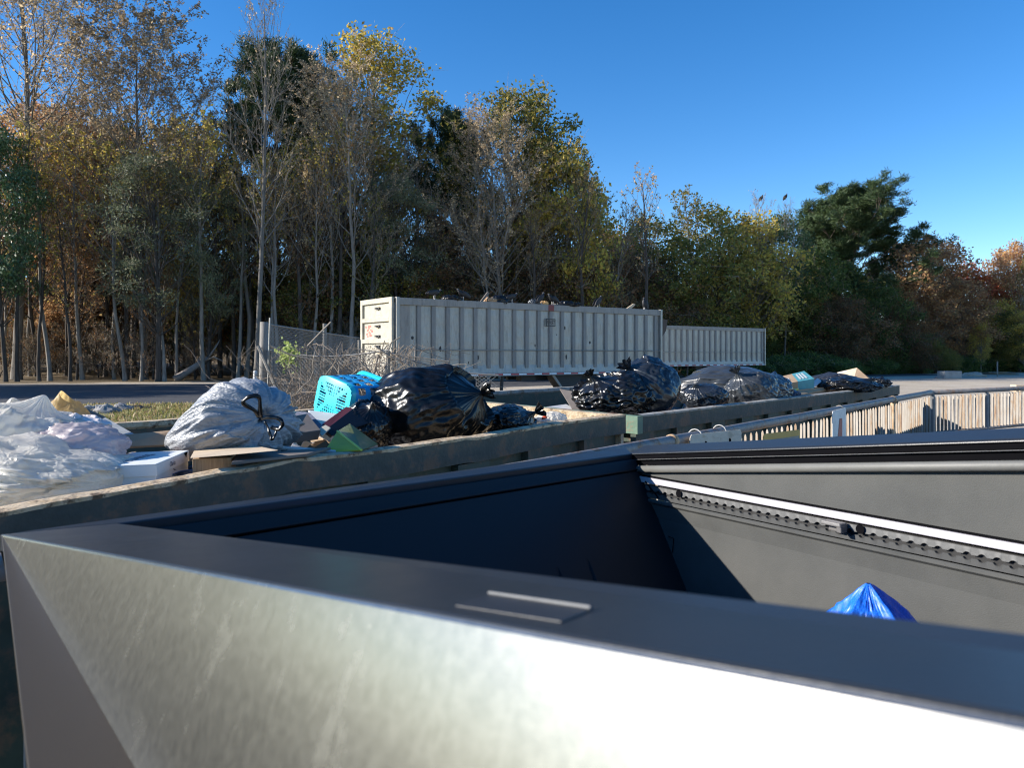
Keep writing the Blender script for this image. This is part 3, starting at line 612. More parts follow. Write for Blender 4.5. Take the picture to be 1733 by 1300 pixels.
# ------------------------------------------------------------------ bags
def bag(name, label, c, r, neck, m, seed, cat='rubbish bag', wr=.05, mer=.10, tuft=.3, sink=.55, knot=True, drawm=None, nph=190, nth=100, fine=.02, lump=.15, neckz=.32, post=None):
    neck = Vector(neck).normalized(); c = Vector(c); q = Vector((0,0,1)).rotation_difference(neck).to_matrix()
    sd = Vector((seed*3.7, seed*1.9, seed*5.3)); m_ = MB(); vs = []
    prof = []
    for j in range(nth):
        t = PI*(j/(nth-1)); prof.append((math.sin(t), math.cos(t)))
    for j, (rs, h) in enumerate(prof):
        th = math.acos(max(-1, min(1, h)))
        nk = math.exp(-(th/.42)**2)                       # closeness to the neck
        for i in range(nph):
            a = 2*PI*i/nph; ca, sa = math.cos(a), math.sin(a)
            rr = rs*(1-.35*nk) ; z = h+neckz*math.exp(-(th/.22)**2)
            d = Vector((ca*rs, sa*rs, h))
            # pleats run down the meridians from the neck
            st = .55-1.5*abs(mn.noise(Vector((ca*3.2, sa*3.2, th*.6))+sd))+.6*(.5-1.6*abs(mn.noise(Vector((ca*7, sa*7, th*.9))-sd)))
            ple = mer*math.exp(-(th/1.1)**2)*st*(rs+.08)
            rd = (1-abs(mn.noise(d*2.3+sd))*2)*wr+(1-abs(mn.noise(d*5.1-sd+Vector((st*.5,0,0))))*2)*wr*.55+(1-abs(mn.noise(d*12+sd))*2)*fine
            lm = lump*mn.noise(d*1.3+sd*2)
            k = 1+lm+rd*(1-.8*nk)
            p = Vector((ca*rr*(k+ple/(rs+.08)), sa*rr*(k+ple/(rs+.08)), z*(k if z < .8 else 1)))
            p = q @ p
            p = Vector((p.x*r[0], p.y*r[1], p.z*r[2]))
            zb = -sink*r[2]
            if p.z < zb: p.z = zb-(zb-p.z)*.12
            if post: p = post(p)
            vs.append(c+p)
    fs = [(j*nph+i, (j+1)*nph+i, (j+1)*nph+(i+1)%nph, j*nph+(i+1)%nph) for j in range(nth-1) for i in range(nph)]
    m_.add(vs, fs)
    R = root(name, c-Vector((0,0,sink*r[2])), label, cat)
    m_.build('bag_body', m, R, smooth=True)
    if tuft:
        S_ = Vector((r[0]*(neck.x), r[1]*neck.y, r[2]*neck.z)); tip = c+S_*(1+neckz*.92); rm_ = min(r)*tuft
        m_ = MB(); vs = []; n1, n2_ = 60, 14
        for j in range(n2_):
            k = j/(n2_-1)
            for i in range(n1):
                a = 2*PI*i/n1
                w_ = (.16+.9*k**.8)*(1+.35*mn.noise(Vector((math.cos(a)*3, math.sin(a)*3, k*1.5))+sd)+.25*math.cos(7*a+seed))
                p = Vector((math.cos(a)*w_, math.sin(a)*w_*.7, k*1.35+.35*k*mn.noise(Vector((math.cos(a)*2.5, math.sin(a)*2.5, 9))+sd)))
                vs.append(tip-neck*rm_*.2+(q @ p)*rm_)
        m_.add(vs, [(j*n1+i, j*n1+(i+1)%n1, (j+1)*n1+(i+1)%n1, (j+1)*n1+i) for j in range(n2_-1) for i in range(n1)])
        m_.build('gathered_top', m, R, smooth=True)
        if knot:
            m_ = MB(); u_ = neck.orthogonal().normalized(); w2 = neck.cross(u_)
            m_.tube([tip-neck*rm_*.1+(u_*math.cos(a)+w2*math.sin(a))*rm_*.24 for a in np.linspace(0, 2*PI, 15)], rm_*.10, 7); m_.build('knot', drawm or m, R, smooth=True)
    return R, q
M_bk = film('black_film', (.006,.006,.006), rough=.27, bs=9, bump=.35, spec=.42)
M_bk2 = film('black_film_crinkled', (.008,.008,.008), rough=.24, bs=14, bump=.6, spec=.5)
M_gy = film('grey_film', (.042,.048,.054), rough=.28, bs=9, bump=.35, trans=.07, spec=.6)
M_cg = film('charcoal_film', (.018,.022,.028), rough=.24, bs=9, bump=.35, spec=.6)
M_wt = film('white_film', (.87,.83,.74), rough=.34, spec=.35, bs=15, bump=1.0, dist=.02, trans=.5, tcol=(.92,.90,.84), var=.06)
M_wt2 = film('printed_white_film', (.72,.64,.62), rough=.35, bs=14, bump=.6, trans=.5, tcol=(.85,.74,.76), var=.12)
def silver_mat():
    m, nt, b = mat('quilted_grey_film'); tc = N(nt, 'ShaderNodeTexCoord'); mp = N(nt, 'ShaderNodeMapping'); mp.inputs['Scale'].default_value = (1,1,2.4); mp.inputs['Rotation'].default_value = (0,.5,0); nt.links.new(tc.outputs['Object'], mp.inputs['Vector'])
    n = N(nt, 'ShaderNodeTexNoise', Scale=26, Detail=3, Distortion=1.0); nt.links.new(mp.outputs[0], n.inputs['Vector'])
    v = N(nt, 'ShaderNodeTexVoronoi', Scale=75); nt.links.new(mp.outputs[0], v.inputs['Vector'])
    ad = N(nt, 'ShaderNodeMath', operation='ADD'); nt.links.new(n.outputs['Fac'], ad.inputs[0]); nt.links.new(v.outputs['Distance'], ad.inputs[1])
    bp = N(nt, 'ShaderNodeBump', Strength=.42, Distance=.006); nt.links.new(ad.outputs[0], bp.inputs['Height']); nt.links.new(bp.outputs[0], b.inputs['Normal'])
    r = ramp(nt, n.outputs['Fac'], [(.35,(.19,.205,.225)), (.65,(.30,.315,.33))]); nt.links.new(r.outputs[0], b.inputs['Base Color']); b.inputs['Roughness'].default_value = .42; b.inputs['Specular IOR Level'].default_value = .45
    return m
M_sv = silver_mat()
# --- nearest container
R, q = bag('drawstring_bag', 'silvery grey quilted drawstring bag on cardboard in the nearest container', P(394, 718, 3.40), (.270,.235,.182), (.80,-.60,.26), M_sv, 3, wr=.02, mer=.55, tuft=.16, sink=.86, fine=.006, lump=.07, neckz=-.26, drawm=M_bk, post=lambda p: Vector((p.x, p.y, p.z*(1-.42*max(0, -p.x/.26)**1.3)-.07*max(0, -p.x/.26)**1.2)))
nk = P(432, 708, 3.02)
def strap(pts, w_, m, name, R, th=.002):
    m_ = MB(); pts = [Vector(p) for p in pts]; n = len(pts); vs = []
    for i, p in enumerate(pts):
        t = (pts[min(n-1,i+1)]-pts[max(0,i-1)]).normalized(); sd_ = t.cross(Vector((0,-1,.2))).normalized()*w_*(1+.4*mn.noise(p*25))
        vs += [p-sd_+Vector((0,.004*math.sin(i*1.3),0)), p+sd_]
    m_.add(vs, [(2*i,2*i+1,2*i+3,2*i+2) for i in range(n-1)]); o = m_.build(name, m, R, smooth=True); s_ = o.modifiers.new('solid','SOLIDIFY'); s_.thickness = th
def arc(pxs, d0, dz=0): return [P(x, y, d0+dz*math.sin(PI*i/(len(pxs)-1))) for i, (x, y) in enumerate(pxs)]
def smooth_path(p, n=24):
    out_ = []; k = len(p)-1
    for i in range(n+1):
        t = i/n*k; j = min(int(t), k-1); f = t-j
        a, b, c_, d = p[max(0,j-1)], p[j], p[j+1], p[min(k,j+2)]
        out_.append(.5*((2*b)+(c_-a)*f+(2*a-5*b+4*c_-d)*f*f+(3*b-a-3*c_+d)*f**3))
    return out_
strap(smooth_path(arc([(438,706),(430,694),(415,686),(412,678),(424,671),(438,672),(440,690),(441,706)], 2.99, -.05)), .0075, M_bk, 'drawstring', R)
strap(smooth_path(arc([(442,708),(456,706),(472,709),(478,718),(470,727),(458,722)], 2.99, -.04)), .007, M_bk, 'drawstring', R)
strap(smooth_path(arc([(468,722),(466,735),(460,744),(456,732),(448,712)], 2.99, -.03)), .005, M_bk, 'drawstring', R)
bag('black_bag', 'big black rubbish bag bulging over the dented rim of the nearest container', P(718, 695, 4.46), (.35,.30,.242), (.78,-.25,.35), M_bk, 11, wr=.055, mer=.26, tuft=.20, sink=.85, fine=.008, lump=.20, neckz=.12)
bag('black_bag', 'creased black bag slumped against the left side of the biggest black bag', P(622, 722, 4.12), (.12,.16,.13), (.3,-.5,.8), M_bk, 17, wr=.09, mer=.2, tuft=0, sink=.8, fine=.02)
bag('black_bag', 'small flattened black bag behind the red and white carrier bag', P(861, 712, 4.75), (.155,.2,.088), (.85,-.2,.5), M_bk2, 21, wr=.10, mer=.2, tuft=.45, sink=.7, fine=.02)
Rw, q = bag('carrier_bag', 'white carrier bag with a red print by the near rim', P(931, 712, 5.0), (.10,.12,.052), (-.5,-.1,.8), M_wt, 23, wr=.10, tuft=.3, sink=.6, cat='carrier bag')
m_ = MB(); m_.ell(P(922, 710, 4.895), (.022,.012,.024)); m_.build('red_print', plain('red_print', (.62,.09,.03), rough=.4), Rw, smooth=True)
bag('white_bag', 'large translucent white bag nearest the camera at the container edge', P(40, 810, 2.76), (.37,.26,.125), (.93,-.25,-.10), M_wt, 31, wr=.15, mer=.5, tuft=0, sink=.7, fine=.05, neckz=-.08, lump=.10, post=lambda p: Vector((p.x, p.y, p.z*(1-.55*max(0, (p.x+.05)/.42)**1.4) if p.z > 0 else p.z)))
bag('white_bag', 'peaked white bag at the left edge behind the large translucent bag', P(20, 745, 3.05), (.24,.2,.145), (.35,.1,.9), M_wt, 37, wr=.16, mer=.4, tuft=0, sink=.8, fine=.015)
bag('printed_bag', 'crumpled lilac and pink printed white bag beside the shoe box', P(118, 757, 2.98), (.185,.16,.085), (-.6,-.2,.5), M_wt2, 41, wr=.12, mer=.2, tuft=0, sink=.7, fine=.03, cat='plastic bag')
bag('paper_scrap', 'white crumpled tissue under the yellow bag', P(120, 726, 3.2), (.13,.1,.055), (.2,-.2,.9), plain('tissue', (.66,.60,.58), rough=.8), 43, wr=.14, mer=.1, tuft=0, sink=.8, fine=.03, cat='paper')
# yellow translucent bag standing open
M_yl = film('yellow_film', (.68,.42,.10), rough=.35, bs=14, bump=.6, trans=.5, tcol=(.78,.50,.14), var=.2)
M_yl2 = film('tan_yellow_film', (.60,.42,.17), rough=.4, bs=14, bump=.8, dist=.012, trans=.5, tcol=(.74,.54,.24), var=.18)
def yb(u, v):
    a = 2*PI*u; base = P(116, 728, 3.32); top = P(118, 674, 3.36); k = v; c = base.lerp(top, k)
    e = 2.6; x, y = math.cos(a), math.sin(a); sq = (abs(x)**e+abs(y)**e)**(-1/e); q_ = Vector((x*1.3, y*1.3, k*2.2))
    n_ = .16*mn.noise(q_)+.08*(1-2*abs(mn.noise(q_*2.7)))
    wx = .125*(1-k)**1.15+.034; wy = .10*(1-k)+.028
    return c+Vector((wx*x*sq*(1+n_)-.012*math.sin(k*PI), wy*y*sq*(1+n_), (.022*-x+.01*math.cos(2*a))*k))
grid_obj(yb, 90, 44, 'yellow_bag', M_yl2, 'translucent yellow paper-like bag standing upright above the white bags', 'bag', close_u=True)
# cardboard and boards
M_card = surf('cardboard', [(.33,.22,.13), (.40,.275,.165), (.45,.32,.20)], scale=5, rough=.85, bump=.12, bscale=80)
M_card2 = surf('pale_cardboard', [(.52,.40,.27), (.60,.48,.33)], scale=5, rough=.85, bump=.12, bscale=80)
M_corr = surf('corrugated_edge', [(.30,.20,.12), (.48,.35,.22)], scale=30, rough=.85, stretch=(6,6,.3), bump=.3)
M_brown = surf('dull_board', [(.13,.11,.095), (.18,.155,.13)], scale=4, rough=.8)
M_paint = plain('white_board', (.56,.55,.53), rough=.6, var=.06)
M_greyb = plain('grey_laminate', (.16,.165,.17), rough=.5)
def slab(name, label, cat, corners, ds, thick, m, bevel=.002, up=None):
    ps = [P(x, y, d) for (x, y), d in zip(corners, ds)]
    n_ = (ps[1]-ps[0]).cross(ps[2]-ps[0]).normalized()
    if n_.z > 0: n_ = -n_
    if up is not None: n_ = Vector(up)
    m_ = MB(); m_.prism(ps, n_*thick); return tag(m_.build(name, m, bevel=bevel), label, cat)
slab('cardboard_sheet', 'long folded cardboard sheet with torn pale edge between the white bags and grey bag', 'cardboard', [(188,738),(300,727),(300,752),(192,757)], [3.35,3.45,3.38,3.28], .012, M_card)
slab('grey_sheet', 'flat grey panel leaning on the far rim beside the yellow bag', 'panel', [(152,703),(176,705),(232,737),(170,739)], [4.0,4.0,3.5,3.45], .006, plain('grey_sheet', (.30,.31,.30), rough=.5))
slab('dark_flap', 'dark brown flap leaning against the back of the yellow bag', 'cardboard', [(127,674),(140,688),(180,706),(160,715)], [3.5,3.52,3.6,3.5], .006, M_brown)
slab('cardboard_sheet', 'upper pale cardboard sheet directly under the silvery drawstring bag', 'cardboard', [(322,775),(385,770),(470,762),(420,752),(330,760)], [2.83,2.9,3.0,3.3,3.3], .008, M_card2)
slab('cardboard_box', 'flattened corrugated box beside the white shoe box', 'box', [(326,777),(392,775),(400,766),(330,767)], [2.93,2.98,3.2,3.2], .06, M_corr)
slab('white_board', 'white edged board lying along the near rim under the grey bag', 'board', [(392,782),(520,768),(560,757),(400,770)], [2.86,3.12,3.4,3.15], .012, M_brown)
slab('white_strip', 'thin white strip lying right of the grey bag', 'strip', [(475,754),(572,762),(574,765),(476,758)], [3.35,3.42,3.41,3.33], .012, M_paint)
slab('grey_board', 'dull grey laminate board under the white strip', 'board', [(400,790),(560,770),(640,754),(480,762)], [2.93,3.25,3.75,3.6], .008, M_greyb)
slab('open_box', 'grey carton with raised flap right of the grey bag', 'box', [(486,706),(520,700),(543,728),(492,735)], [3.75,3.9,3.72,3.6], .05, M_brown)
slab('lidded_box', 'dark blue denim-look carton behind the grey carton', 'box', [(478,694),(524,698),(548,722),(522,728)], [4.1,4.0,3.8,3.78], .03, plain('blue_fleck', (.12,.13,.17), rough=.7, scale=60, var=.5))
slab('crushed_box', 'white crushed carton under the turquoise basket', 'box', [(522,694),(600,704),(560,732),(536,722)], [4.25,4.2,3.85,3.9], .05, M_paint)
slab('red_box', 'dark carton edge with red printing poking up before the basket', 'box', [(545,718),(586,688),(598,692),(556,726)], [3.85,4.05,4.03,3.82], .012, plain('dark_red', (.10,.022,.02), rough=.4))
slab('black_card', 'black glossy card propped under the red carton edge', 'card', [(550,728),(597,692),(614,700),(625,716),(562,738)], [3.80,4.02,4.05,3.95,3.78], .02, M_bk)
slab('torn_paper', 'torn cream paper near the red printed carton edge', 'paper', [(536,727),(551,719),(560,724),(545,738)], [3.75,3.8,3.78,3.7], .006, plain('cream_paper', (.5,.46,.36), rough=.8))
slab('cardboard_sheet', 'tan cardboard sheet standing behind the biggest black bag', 'cardboard', [(660,670),(681,646),(706,651),(710,672)], [4.9,4.95,4.95,4.9], .01, M_card2)
# lime green folder box, standing open like a roof
M_lime = plain('lime_card', (.42,.40,.01), rough=.45, var=.15); M_limed = plain('dark_green_card', (.10,.11,.010), rough=.4, var=.3, scale=30); M_limel = plain('pale_lime', (.52,.60,.10), rough=.5)
gp = [P(571,730,3.62), P(612,762,3.36), P(553,758,3.45), P(640,752,3.62), P(592,717,3.80)]
LB = root('lime_folder', gp[1], 'lime green folder box tipped open by the near rim', 'folder')
m_ = MB(); m_.prism([gp[0], gp[1], gp[2]+Vector((0,-.03,-.02)), gp[2]], Vector((0,.004,-.004))); m_.build('front_cover', M_lime, LB)
m_ = MB(); m_.prism([gp[0], gp[4], gp[3], gp[1]], Vector((-.003,.004,-.004))); m_.build('back_cover', M_limed, LB)
m_ = MB(); m_.tube([gp[0], gp[1]], .0055, 6); m_.build('spine', M_limel, LB)
# white shoe box: lid over a tray, one thumb notch
def shoe_box():
    c = P(243, 775, 2.95); R = Matrix.Rotation(rad(7), 3, 'Z') @ Matrix.Rotation(rad(-1.5), 3, 'Y')
    Mw = plain('box_white', (.70,.72,.70), rough=.55, var=.03); Mw2 = plain('box_side', (.66,.69,.68), rough=.6, var=.03)
    Lx, Ly, H = .222, .40, .105
    top = c+Vector((0,0,0)); B = root('shoe_box', c-Vector((0,0,H)), 'white lidded shoe box with grey lettering on the near rim side', 'box')
    def loc(x, y, z): return top+R @ Vector((x, y, z))
    m_ = MB(); m_.box(loc(0,0,-H/2-.006), (Lx-.008, Ly-.008, H), R); m_.build('tray', Mw2, B, bevel=.003)
    m_ = MB(); hx, hy = Lx/2, Ly/2; d = .045; nt_ = .012
    m_.prism([loc(-hx,-hy,0), loc(hx,-hy,0), loc(hx,hy,0), loc(-hx,hy,0)], R @ Vector((0,0,-.004)))
    m_.prism([loc(-hx,-hy,-.0042), loc(-hx,-hy,-d), loc(hx,-hy,-d), loc(hx,-hy,-.0042)], R @ Vector((0,.003,0)))
    m_.prism([loc(hx,-hy+.0032,-.0042), loc(hx,-hy+.0032,-d), loc(hx,hy,-d), loc(hx,hy,-.0042)], R @ Vector((-.003,0,0)))
    m_.prism([loc(-hx,-hy+.0032,-.0042), loc(-hx,hy,-.0042), loc(-hx,hy,-d), loc(-hx,-hy+.0032,-d)], R @ Vector((.003,0,0)))
    m_.build('lid', Mw, B, bevel=.0015)
    m_ = MB(); m_.prism([loc(hx+.001,hy-.075,-.003), loc(hx+.001,hy-.045,-.024), loc(hx+.001,hy-.03,-.003)], R @ Vector((.001,0,0))); m_.build('notch', M_dark, B)
    Mi = plain('grey_ink', (.22,.24,.27), rough=.7)
    for s_, sz, x, y in (('CLARKS', .060, -.015, -.01),):
        M = frame(loc(x, y, .0012), R @ Vector((.15,1,0)), z=R @ Vector((0,0,1))); text_mesh(s_, sz, M, Mi, 'lettering', B, depth=.0004)
    M = frame(loc(hx+.0012, -.02, -.024), R @ Vector((0,1,0)), z=R @ Vector((1,0,0))); text_mesh('Clarks', .026, M, Mi, 'lettering', B, depth=.0004, shear=.2)
shoe_box()
# turquoise laundry basket lying on its side: slotted base towards the camera-left, oval holes along the side
M_cy = plain('turquoise_plastic', (.03,.54,.62), rough=.32, var=.04, bump=.02, spec=.55); M_cyd = plain('turquoise_deep', (.012,.30,.62), rough=.32, var=.04, bump=.02)
def basket():
    B = root('laundry_basket', P(585, 712, 4.45), 'turquoise slotted plastic laundry basket tipped on its side', 'basket')
    o = P(563, 678, 4.32)                     # centre of the base panel
    ax = Vector((.64, .75, -.06)).normalized()  # from the base towards the open rim
    vv = Vector((.33,.02,1)); vv = (vv-ax*vv.dot(ax)).normalized(); uu = vv.cross(ax).normalized()
    if uu.x > 0: uu = -uu
    bw, bh, dp = .158, .120, .29               # half sizes of the base, depth
    def pt(a, b, t, k=1.0):                    # a across, b up, t along the depth; sides flare
        g = 1+.16*t/dp; return o+uu*a*g*k+vv*b*g*k+ax*t
    def rrect(n=48, rr=.035):
        out_ = []
        for i in range(n):
            a = 2*PI*i/n+PI/4*0; x, y = math.cos(a), math.sin(a); e = 5.0
            s = (abs(x)**e+abs(y)**e)**(-1/e); out_.append((x*s*bw, y*s*bh))
        return out_
    rr = rrect(64)
    # base: plate made of rings and slats so the slots are real holes
    m_ = MB(); ncol, nrow = 46, 40
    def hole(x, y):
        u, v = x/bw, y/bh
        if max(abs(u), abs(v)) > .80: return False
        if abs(abs(u)-abs(v)) < .12 or max(abs(u), abs(v)) < .26: return False
        if abs(v) > abs(u): 
            ring = (abs(v)-.28)/.155; lane = ring % 1 > .42 ; return lane and (int((u+2)/.062) % 2 == 0)
        ring = (abs(v)+.02)/.13; return (ring % 1 > .40) and (int((abs(u)-.28)/.075) % 2 == 0 or True) and abs(u) > .36 and int((abs(u))/.17) % 2 == int(abs(u)/.17) % 2
    cells = []
    for j in range(nrow):
        for i in range(ncol):
            x0, x1 = -bw+2*bw*i/ncol, -bw+2*bw*(i+1)/ncol; y0, y1 = -bh+2*bh*j/nrow, -bh+2*bh*(j+1)/nrow
            xc, yc = (x0+x1)/2, (y0+y1)/2
            if (abs(xc/bw)**5+abs(yc/bh)**5) > 1.0 or hole(xc, yc): continue
            bul = lambda x, y: -.012*(1-(x/bw)**2)*(1-(y/bh)**2)
            m_.quad(pt(x0,y0,bul(x0,y0)), pt(x1,y0,bul(x1,y0)), pt(x1,y1,bul(x1,y1)), pt(x0,y1,bul(x0,y1)))
    ob = m_.build('slotted_base', M_cy, B); sd_ = ob.modifiers.new('solid','SOLIDIFY'); sd_.thickness = .004
    # edge ring that rounds the base into the sides
    m_ = MB(); prof = [(.93,-.001), (.985,.003), (1.0,.014), (1.0,.03)]; n = len(rr)
    vs = [pt(a*k, b*k, t) for k, t in prof for a, b in rr]
    m_.add(vs, [(j*n+i, j*n+(i+1)%n, (j+1)*n+(i+1)%n, (j+1)*n+i) for j in range(3) for i in range(n)]); ob = m_.build('base_edge', M_cy, B, smooth=True)
    # sides: grid with oval holes in two rows
    m_ = MB(); nt_ = 30; na = 200
    big = rrect(na); per = [0]
    for i in range(na): a, b = big[i], big[(i+1)%na]; per.append(per[-1]+math.hypot(b[0]-a[0], b[1]-a[1]))
    Ltot = per[-1]; npat = 16
    for j in range(nt_):
        t0, t1 = .03+(dp-.055)*j/nt_, .03+(dp-.055)*(j+1)/nt_
        for i in range(na):
            s = (per[i]+per[i+1])/2/Ltot*npat; tt = ((t0+t1)/2-.03)/(dp-.055)*3
            du, dv = (s % 1)-.5, (tt % 1)-.5
            if abs(du/.36)**3+abs(dv/.34)**3 < 1 and .05 < tt < 2.95: continue
            a, b = big[i], big[(i+1)%na]
            m_.quad(pt(a[0],a[1],t0), pt(b[0],b[1],t0), pt(b[0],b[1],t1), pt(a[0],a[1],t1))
    ob = m_.build('pierced_side', M_cyd, B); sd_ = ob.modifiers.new('solid','SOLIDIFY'); sd_.thickness = .003
    m_ = MB(); prof = [(1.0,dp-.026), (1.03,dp-.02), (1.10,dp-.01), (1.12,dp), (1.10,dp+.008), (1.04,dp+.002), (1.0,dp)]
    vs = [pt(a*k, b*k, t) for k, t in prof for a, b in rr]
    m_.add(vs, [(j*n+i, j*n+(i+1)%n, (j+1)*n+(i+1)%n, (j+1)*n+i) for j in range(len(prof)-1) for i in range(n)]); m_.build('rim', M_cy, B, smooth=True)
basket()
rgs = random.Random(41); nsc = 0
M_sc = [M_paint, M_card, M_brown, film('blue_wrap', (.05,.12,.30), rough=.35), film('silver_wrap', (.4,.4,.42), rough=.25), plain('red_wrap', (.40,.05,.04), rough=.5)]
SCL = ['small crumpled white scrap among the bags of the nearest container', 'small torn brown cardboard scrap among the bags of the nearest container', 'small dull board scrap among the bags of the nearest container', 'small crumpled blue wrapper among the bags of the nearest container', 'small silvery wrapper among the bags of the nearest container', 'small red wrapper among the bags of the nearest container']
for i in range(46):
    px = rgs.choice([rgs.uniform(480, 660), rgs.uniform(180, 330), rgs.uniform(820, 960), rgs.uniform(400, 560)]); p0 = C2+v1*rgs.uniform(.25, 1.7); t_ = at_px(p0, u1, px); q = p0+u1*t_
    if not (-6.2 < t_ < -.15): continue
    k_ = rgs.randrange(6); r_ = rgs.uniform(.03, .075); m_ = MB(); nu, nv = 9, 9; vs = []
    R3 = Matrix.Rotation(rgs.uniform(0,6.28),3,'Z') @ Matrix.Rotation(rgs.uniform(-.6,.6),3,'X')
    for b_ in range(nv):
        for a_ in range(nu):
            x_, y_ = (a_/(nu-1)-.5)*2*r_, (b_/(nv-1)-.5)*2*r_*.7; w_ = Vector((x_*14+i, y_*14, i*1.7))
            vs.append(Vector((q.x,q.y,1.02+.10*rgs.random() if a_+b_ == 0 else 0))*0+Vector((q.x,q.y,1.05+.03*(i%4)))+R3 @ Vector((x_+.4*r_*mn.noise(w_), y_+.4*r_*mn.noise(w_*1.3), .75*r_*mn.noise(w_*.9))))
    m_.add(vs, [(b_*nu+a_, b_*nu+a_+1, (b_+1)*nu+a_+1, (b_+1)*nu+a_) for b_ in range(nv-1) for a_ in range(nu-1)])
    o = m_.build('scrap', M_sc[k_]); sd_ = o.modifiers.new('solid','SOLIDIFY'); sd_.thickness = .002; tag(o, SCL[k_], 'scrap', 'small scraps in the nearest container')
# --- farther container
bag('black_bag', 'crinkled shiny black bag at the front corner of the farther container', P(1040, 672, 6.75), (.31,.30,.185), (-.55,-.3,.8), M_bk2, 51, wr=.12, mer=.25, tuft=.22, sink=.8, fine=.03)
bag('black_bag', 'tallest black bag rising at the front of the farther container', P(1092, 660, 6.95), (.285,.30,.28), (-.62,-.4,.72), M_cg, 53, wr=.05, mer=.26, tuft=.22, sink=.75, fine=.01, lump=.18, neckz=.02)
bag('grey_bag', 'long smoky grey bag stretched behind the small black bag', P(1237, 660, 8.4), (.60,.42,.235), (-.9,0,.3), M_gy, 57, wr=.05, mer=.2, tuft=0, sink=.75, fine=.012, lump=.2)
bag('black_bag', 'small pleated black bag leaning on the pale rim before the grey bags', P(1192, 673, 7.55), (.22,.2,.13), (-.4,-.4,.8), M_cg, 59, wr=.06, mer=.3, tuft=0, sink=.8, fine=.012)
bag('grey_bag', 'thin clear-grey bag with a tied top at the rim', P(1272, 662, 7.95), (.26,.22,.19), (-.5,-.3,.75), M_gy, 61, wr=.05, mer=.3, tuft=.25, sink=.8, fine=.012)
bag('grey_bag', 'round charcoal bag at the right end of the smoky grey bag', P(1303, 655, 8.9), (.22,.25,.155), (.3,.3,.8), M_cg, 63, wr=.05, mer=.1, tuft=0, sink=.8)
bag('black_bag', 'tent-shaped matt black bag right of the teal printed box', P(1410, 649, 10.2), (.31,.28,.14), (-.15,0,.9), film('matt_black_film', (.018,.02,.026), rough=.5, bs=7, bump=.3), 67, wr=.05, mer=.2, tuft=0, sink=.85, lump=.25, neckz=.1)
bag('black_bag', 'glossy creased black bag near the far end of the pale rim', P(1437, 652, 9.8), (.34,.25,.10), (.5,-.4,.6), M_bk2, 69, wr=.12, mer=.2, tuft=0, sink=.85, fine=.03)
bag('black_bag', 'small shiny black bag at the far end of the farther container', P(1487, 648, 10.7), (.135,.15,.075), (.2,-.2,.9), M_bk2, 71, wr=.14, mer=.2, tuft=0, sink=.85, fine=.04)
bag('white_scrap', 'white crumpled wrapper between the black bags', P(1158, 662, 8.0), (.07,.06,.045), (.2,-.4,.7), M_wt, 73, wr=.2, tuft=0, sink=.8, cat='wrapper')
bag('dark_bag', 'dark plum bag under the yellow piece by the rim', P(1330, 668, 8.9), (.14,.12,.075), (.2,-.4,.7), film('plum_film', (.05,.04,.065), rough=.4), 75, wr=.1, tuft=0, sink=.9)
slab('brown_flap', 'large brown board leaning at the front of the farther container', 'board', [(947,658),(1000,668),(1008,700),(968,692)], [7.4,7.2,6.9,7.0], .012, M_brown)
slab('paper_sheet', 'white sheet beside the leaning brown board', 'paper', [(900,692),(958,684),(975,692),(930,698)], [6.95,7.3,7.1,6.9], .01, M_paint)
# carton with a teal printed end
def carton(name, label, corners, ds, h, mats, split=.5):
    a, b, c, d = [P(x, y, q_) for (x, y), q_ in zip(corners, ds)]
    n_ = (b-a).cross(d-a).normalized(); n_ = n_ if n_.z < 0 else -n_
    R = root(name, (a+b+c+d)/4+n_*h, label, 'box')
    ab, dc = a.lerp(b, split), d.lerp(c, split)
    m_ = MB(); m_.prism([a, ab, dc, d], n_*h); m_.build('plain_half', mats[0], R)
    m_ = MB(); m_.prism([ab, b, c, dc], n_*h); m_.build('printed_half', mats[1], R)
    return R, a, b, c, d, n_
M_teal = plain('teal_print', (.08,.30,.33), rough=.6, var=.12)
R, a, b, c, d, n_ = carton('carton', 'cardboard carton with teal printed half tipped in the farther container', [(1322,651),(1378,641),(1361,628),(1318,638)], [9.2,9.5,10.0,9.7], .20, (M_card, M_teal))
for k in (.60, .70, .80):
    m_ = MB(); o_ = -n_*.003; m_.prism([a.lerp(b,k).lerp(d.lerp(c,k),.18)+o_, a.lerp(b,k+.05).lerp(d.lerp(c,k+.05),.18)+o_, a.lerp(b,k+.05).lerp(d.lerp(c,k+.05),.8)+o_, a.lerp(b,k).lerp(d.lerp(c,k),.8)+o_], -n_*.002); m_.build('print_bar', M_paint, R)
m_ = MB(); o_ = -n_*.003; m_.prism([a.lerp(b,.06).lerp(d.lerp(c,.06),.3)+o_, a.lerp(b,.3).lerp(d.lerp(c,.3),.3)+o_, a.lerp(b,.3).lerp(d.lerp(c,.3),.55)+o_, a.lerp(b,.06).lerp(d.lerp(c,.06),.55)+o_], -n_*.002); m_.build('shipping_label', M_paint, R)
slab('yellow_piece', 'bright yellow plastic piece on the plum bag', 'plastic', [(1325,660),(1352,657),(1338,667)], [8.9,9.1,8.7], .02, plain('yellow_plastic', (.75,.50,.01), rough=.4))
slab('cardboard_sheet', 'flat reddish cardboard sheet on the rim under the creased black bag', 'cardboard', [(1340,671),(1346,660),(1412,654),(1398,665)], [8.9,9.2,9.9,9.7], .01, M_card)
slab('white_sheet', 'white sheet beneath the teal printed carton', 'sheet', [(1352,659),(1384,640),(1392,645),(1376,657)], [9.4,9.9,9.9,9.5], .01, M_paint)
a, b, c, d, e_ = P(1446,641,10.6), P(1451,623,10.9), P(1474,644,10.5), P(1417,631,11.1), P(1425,640,10.9)
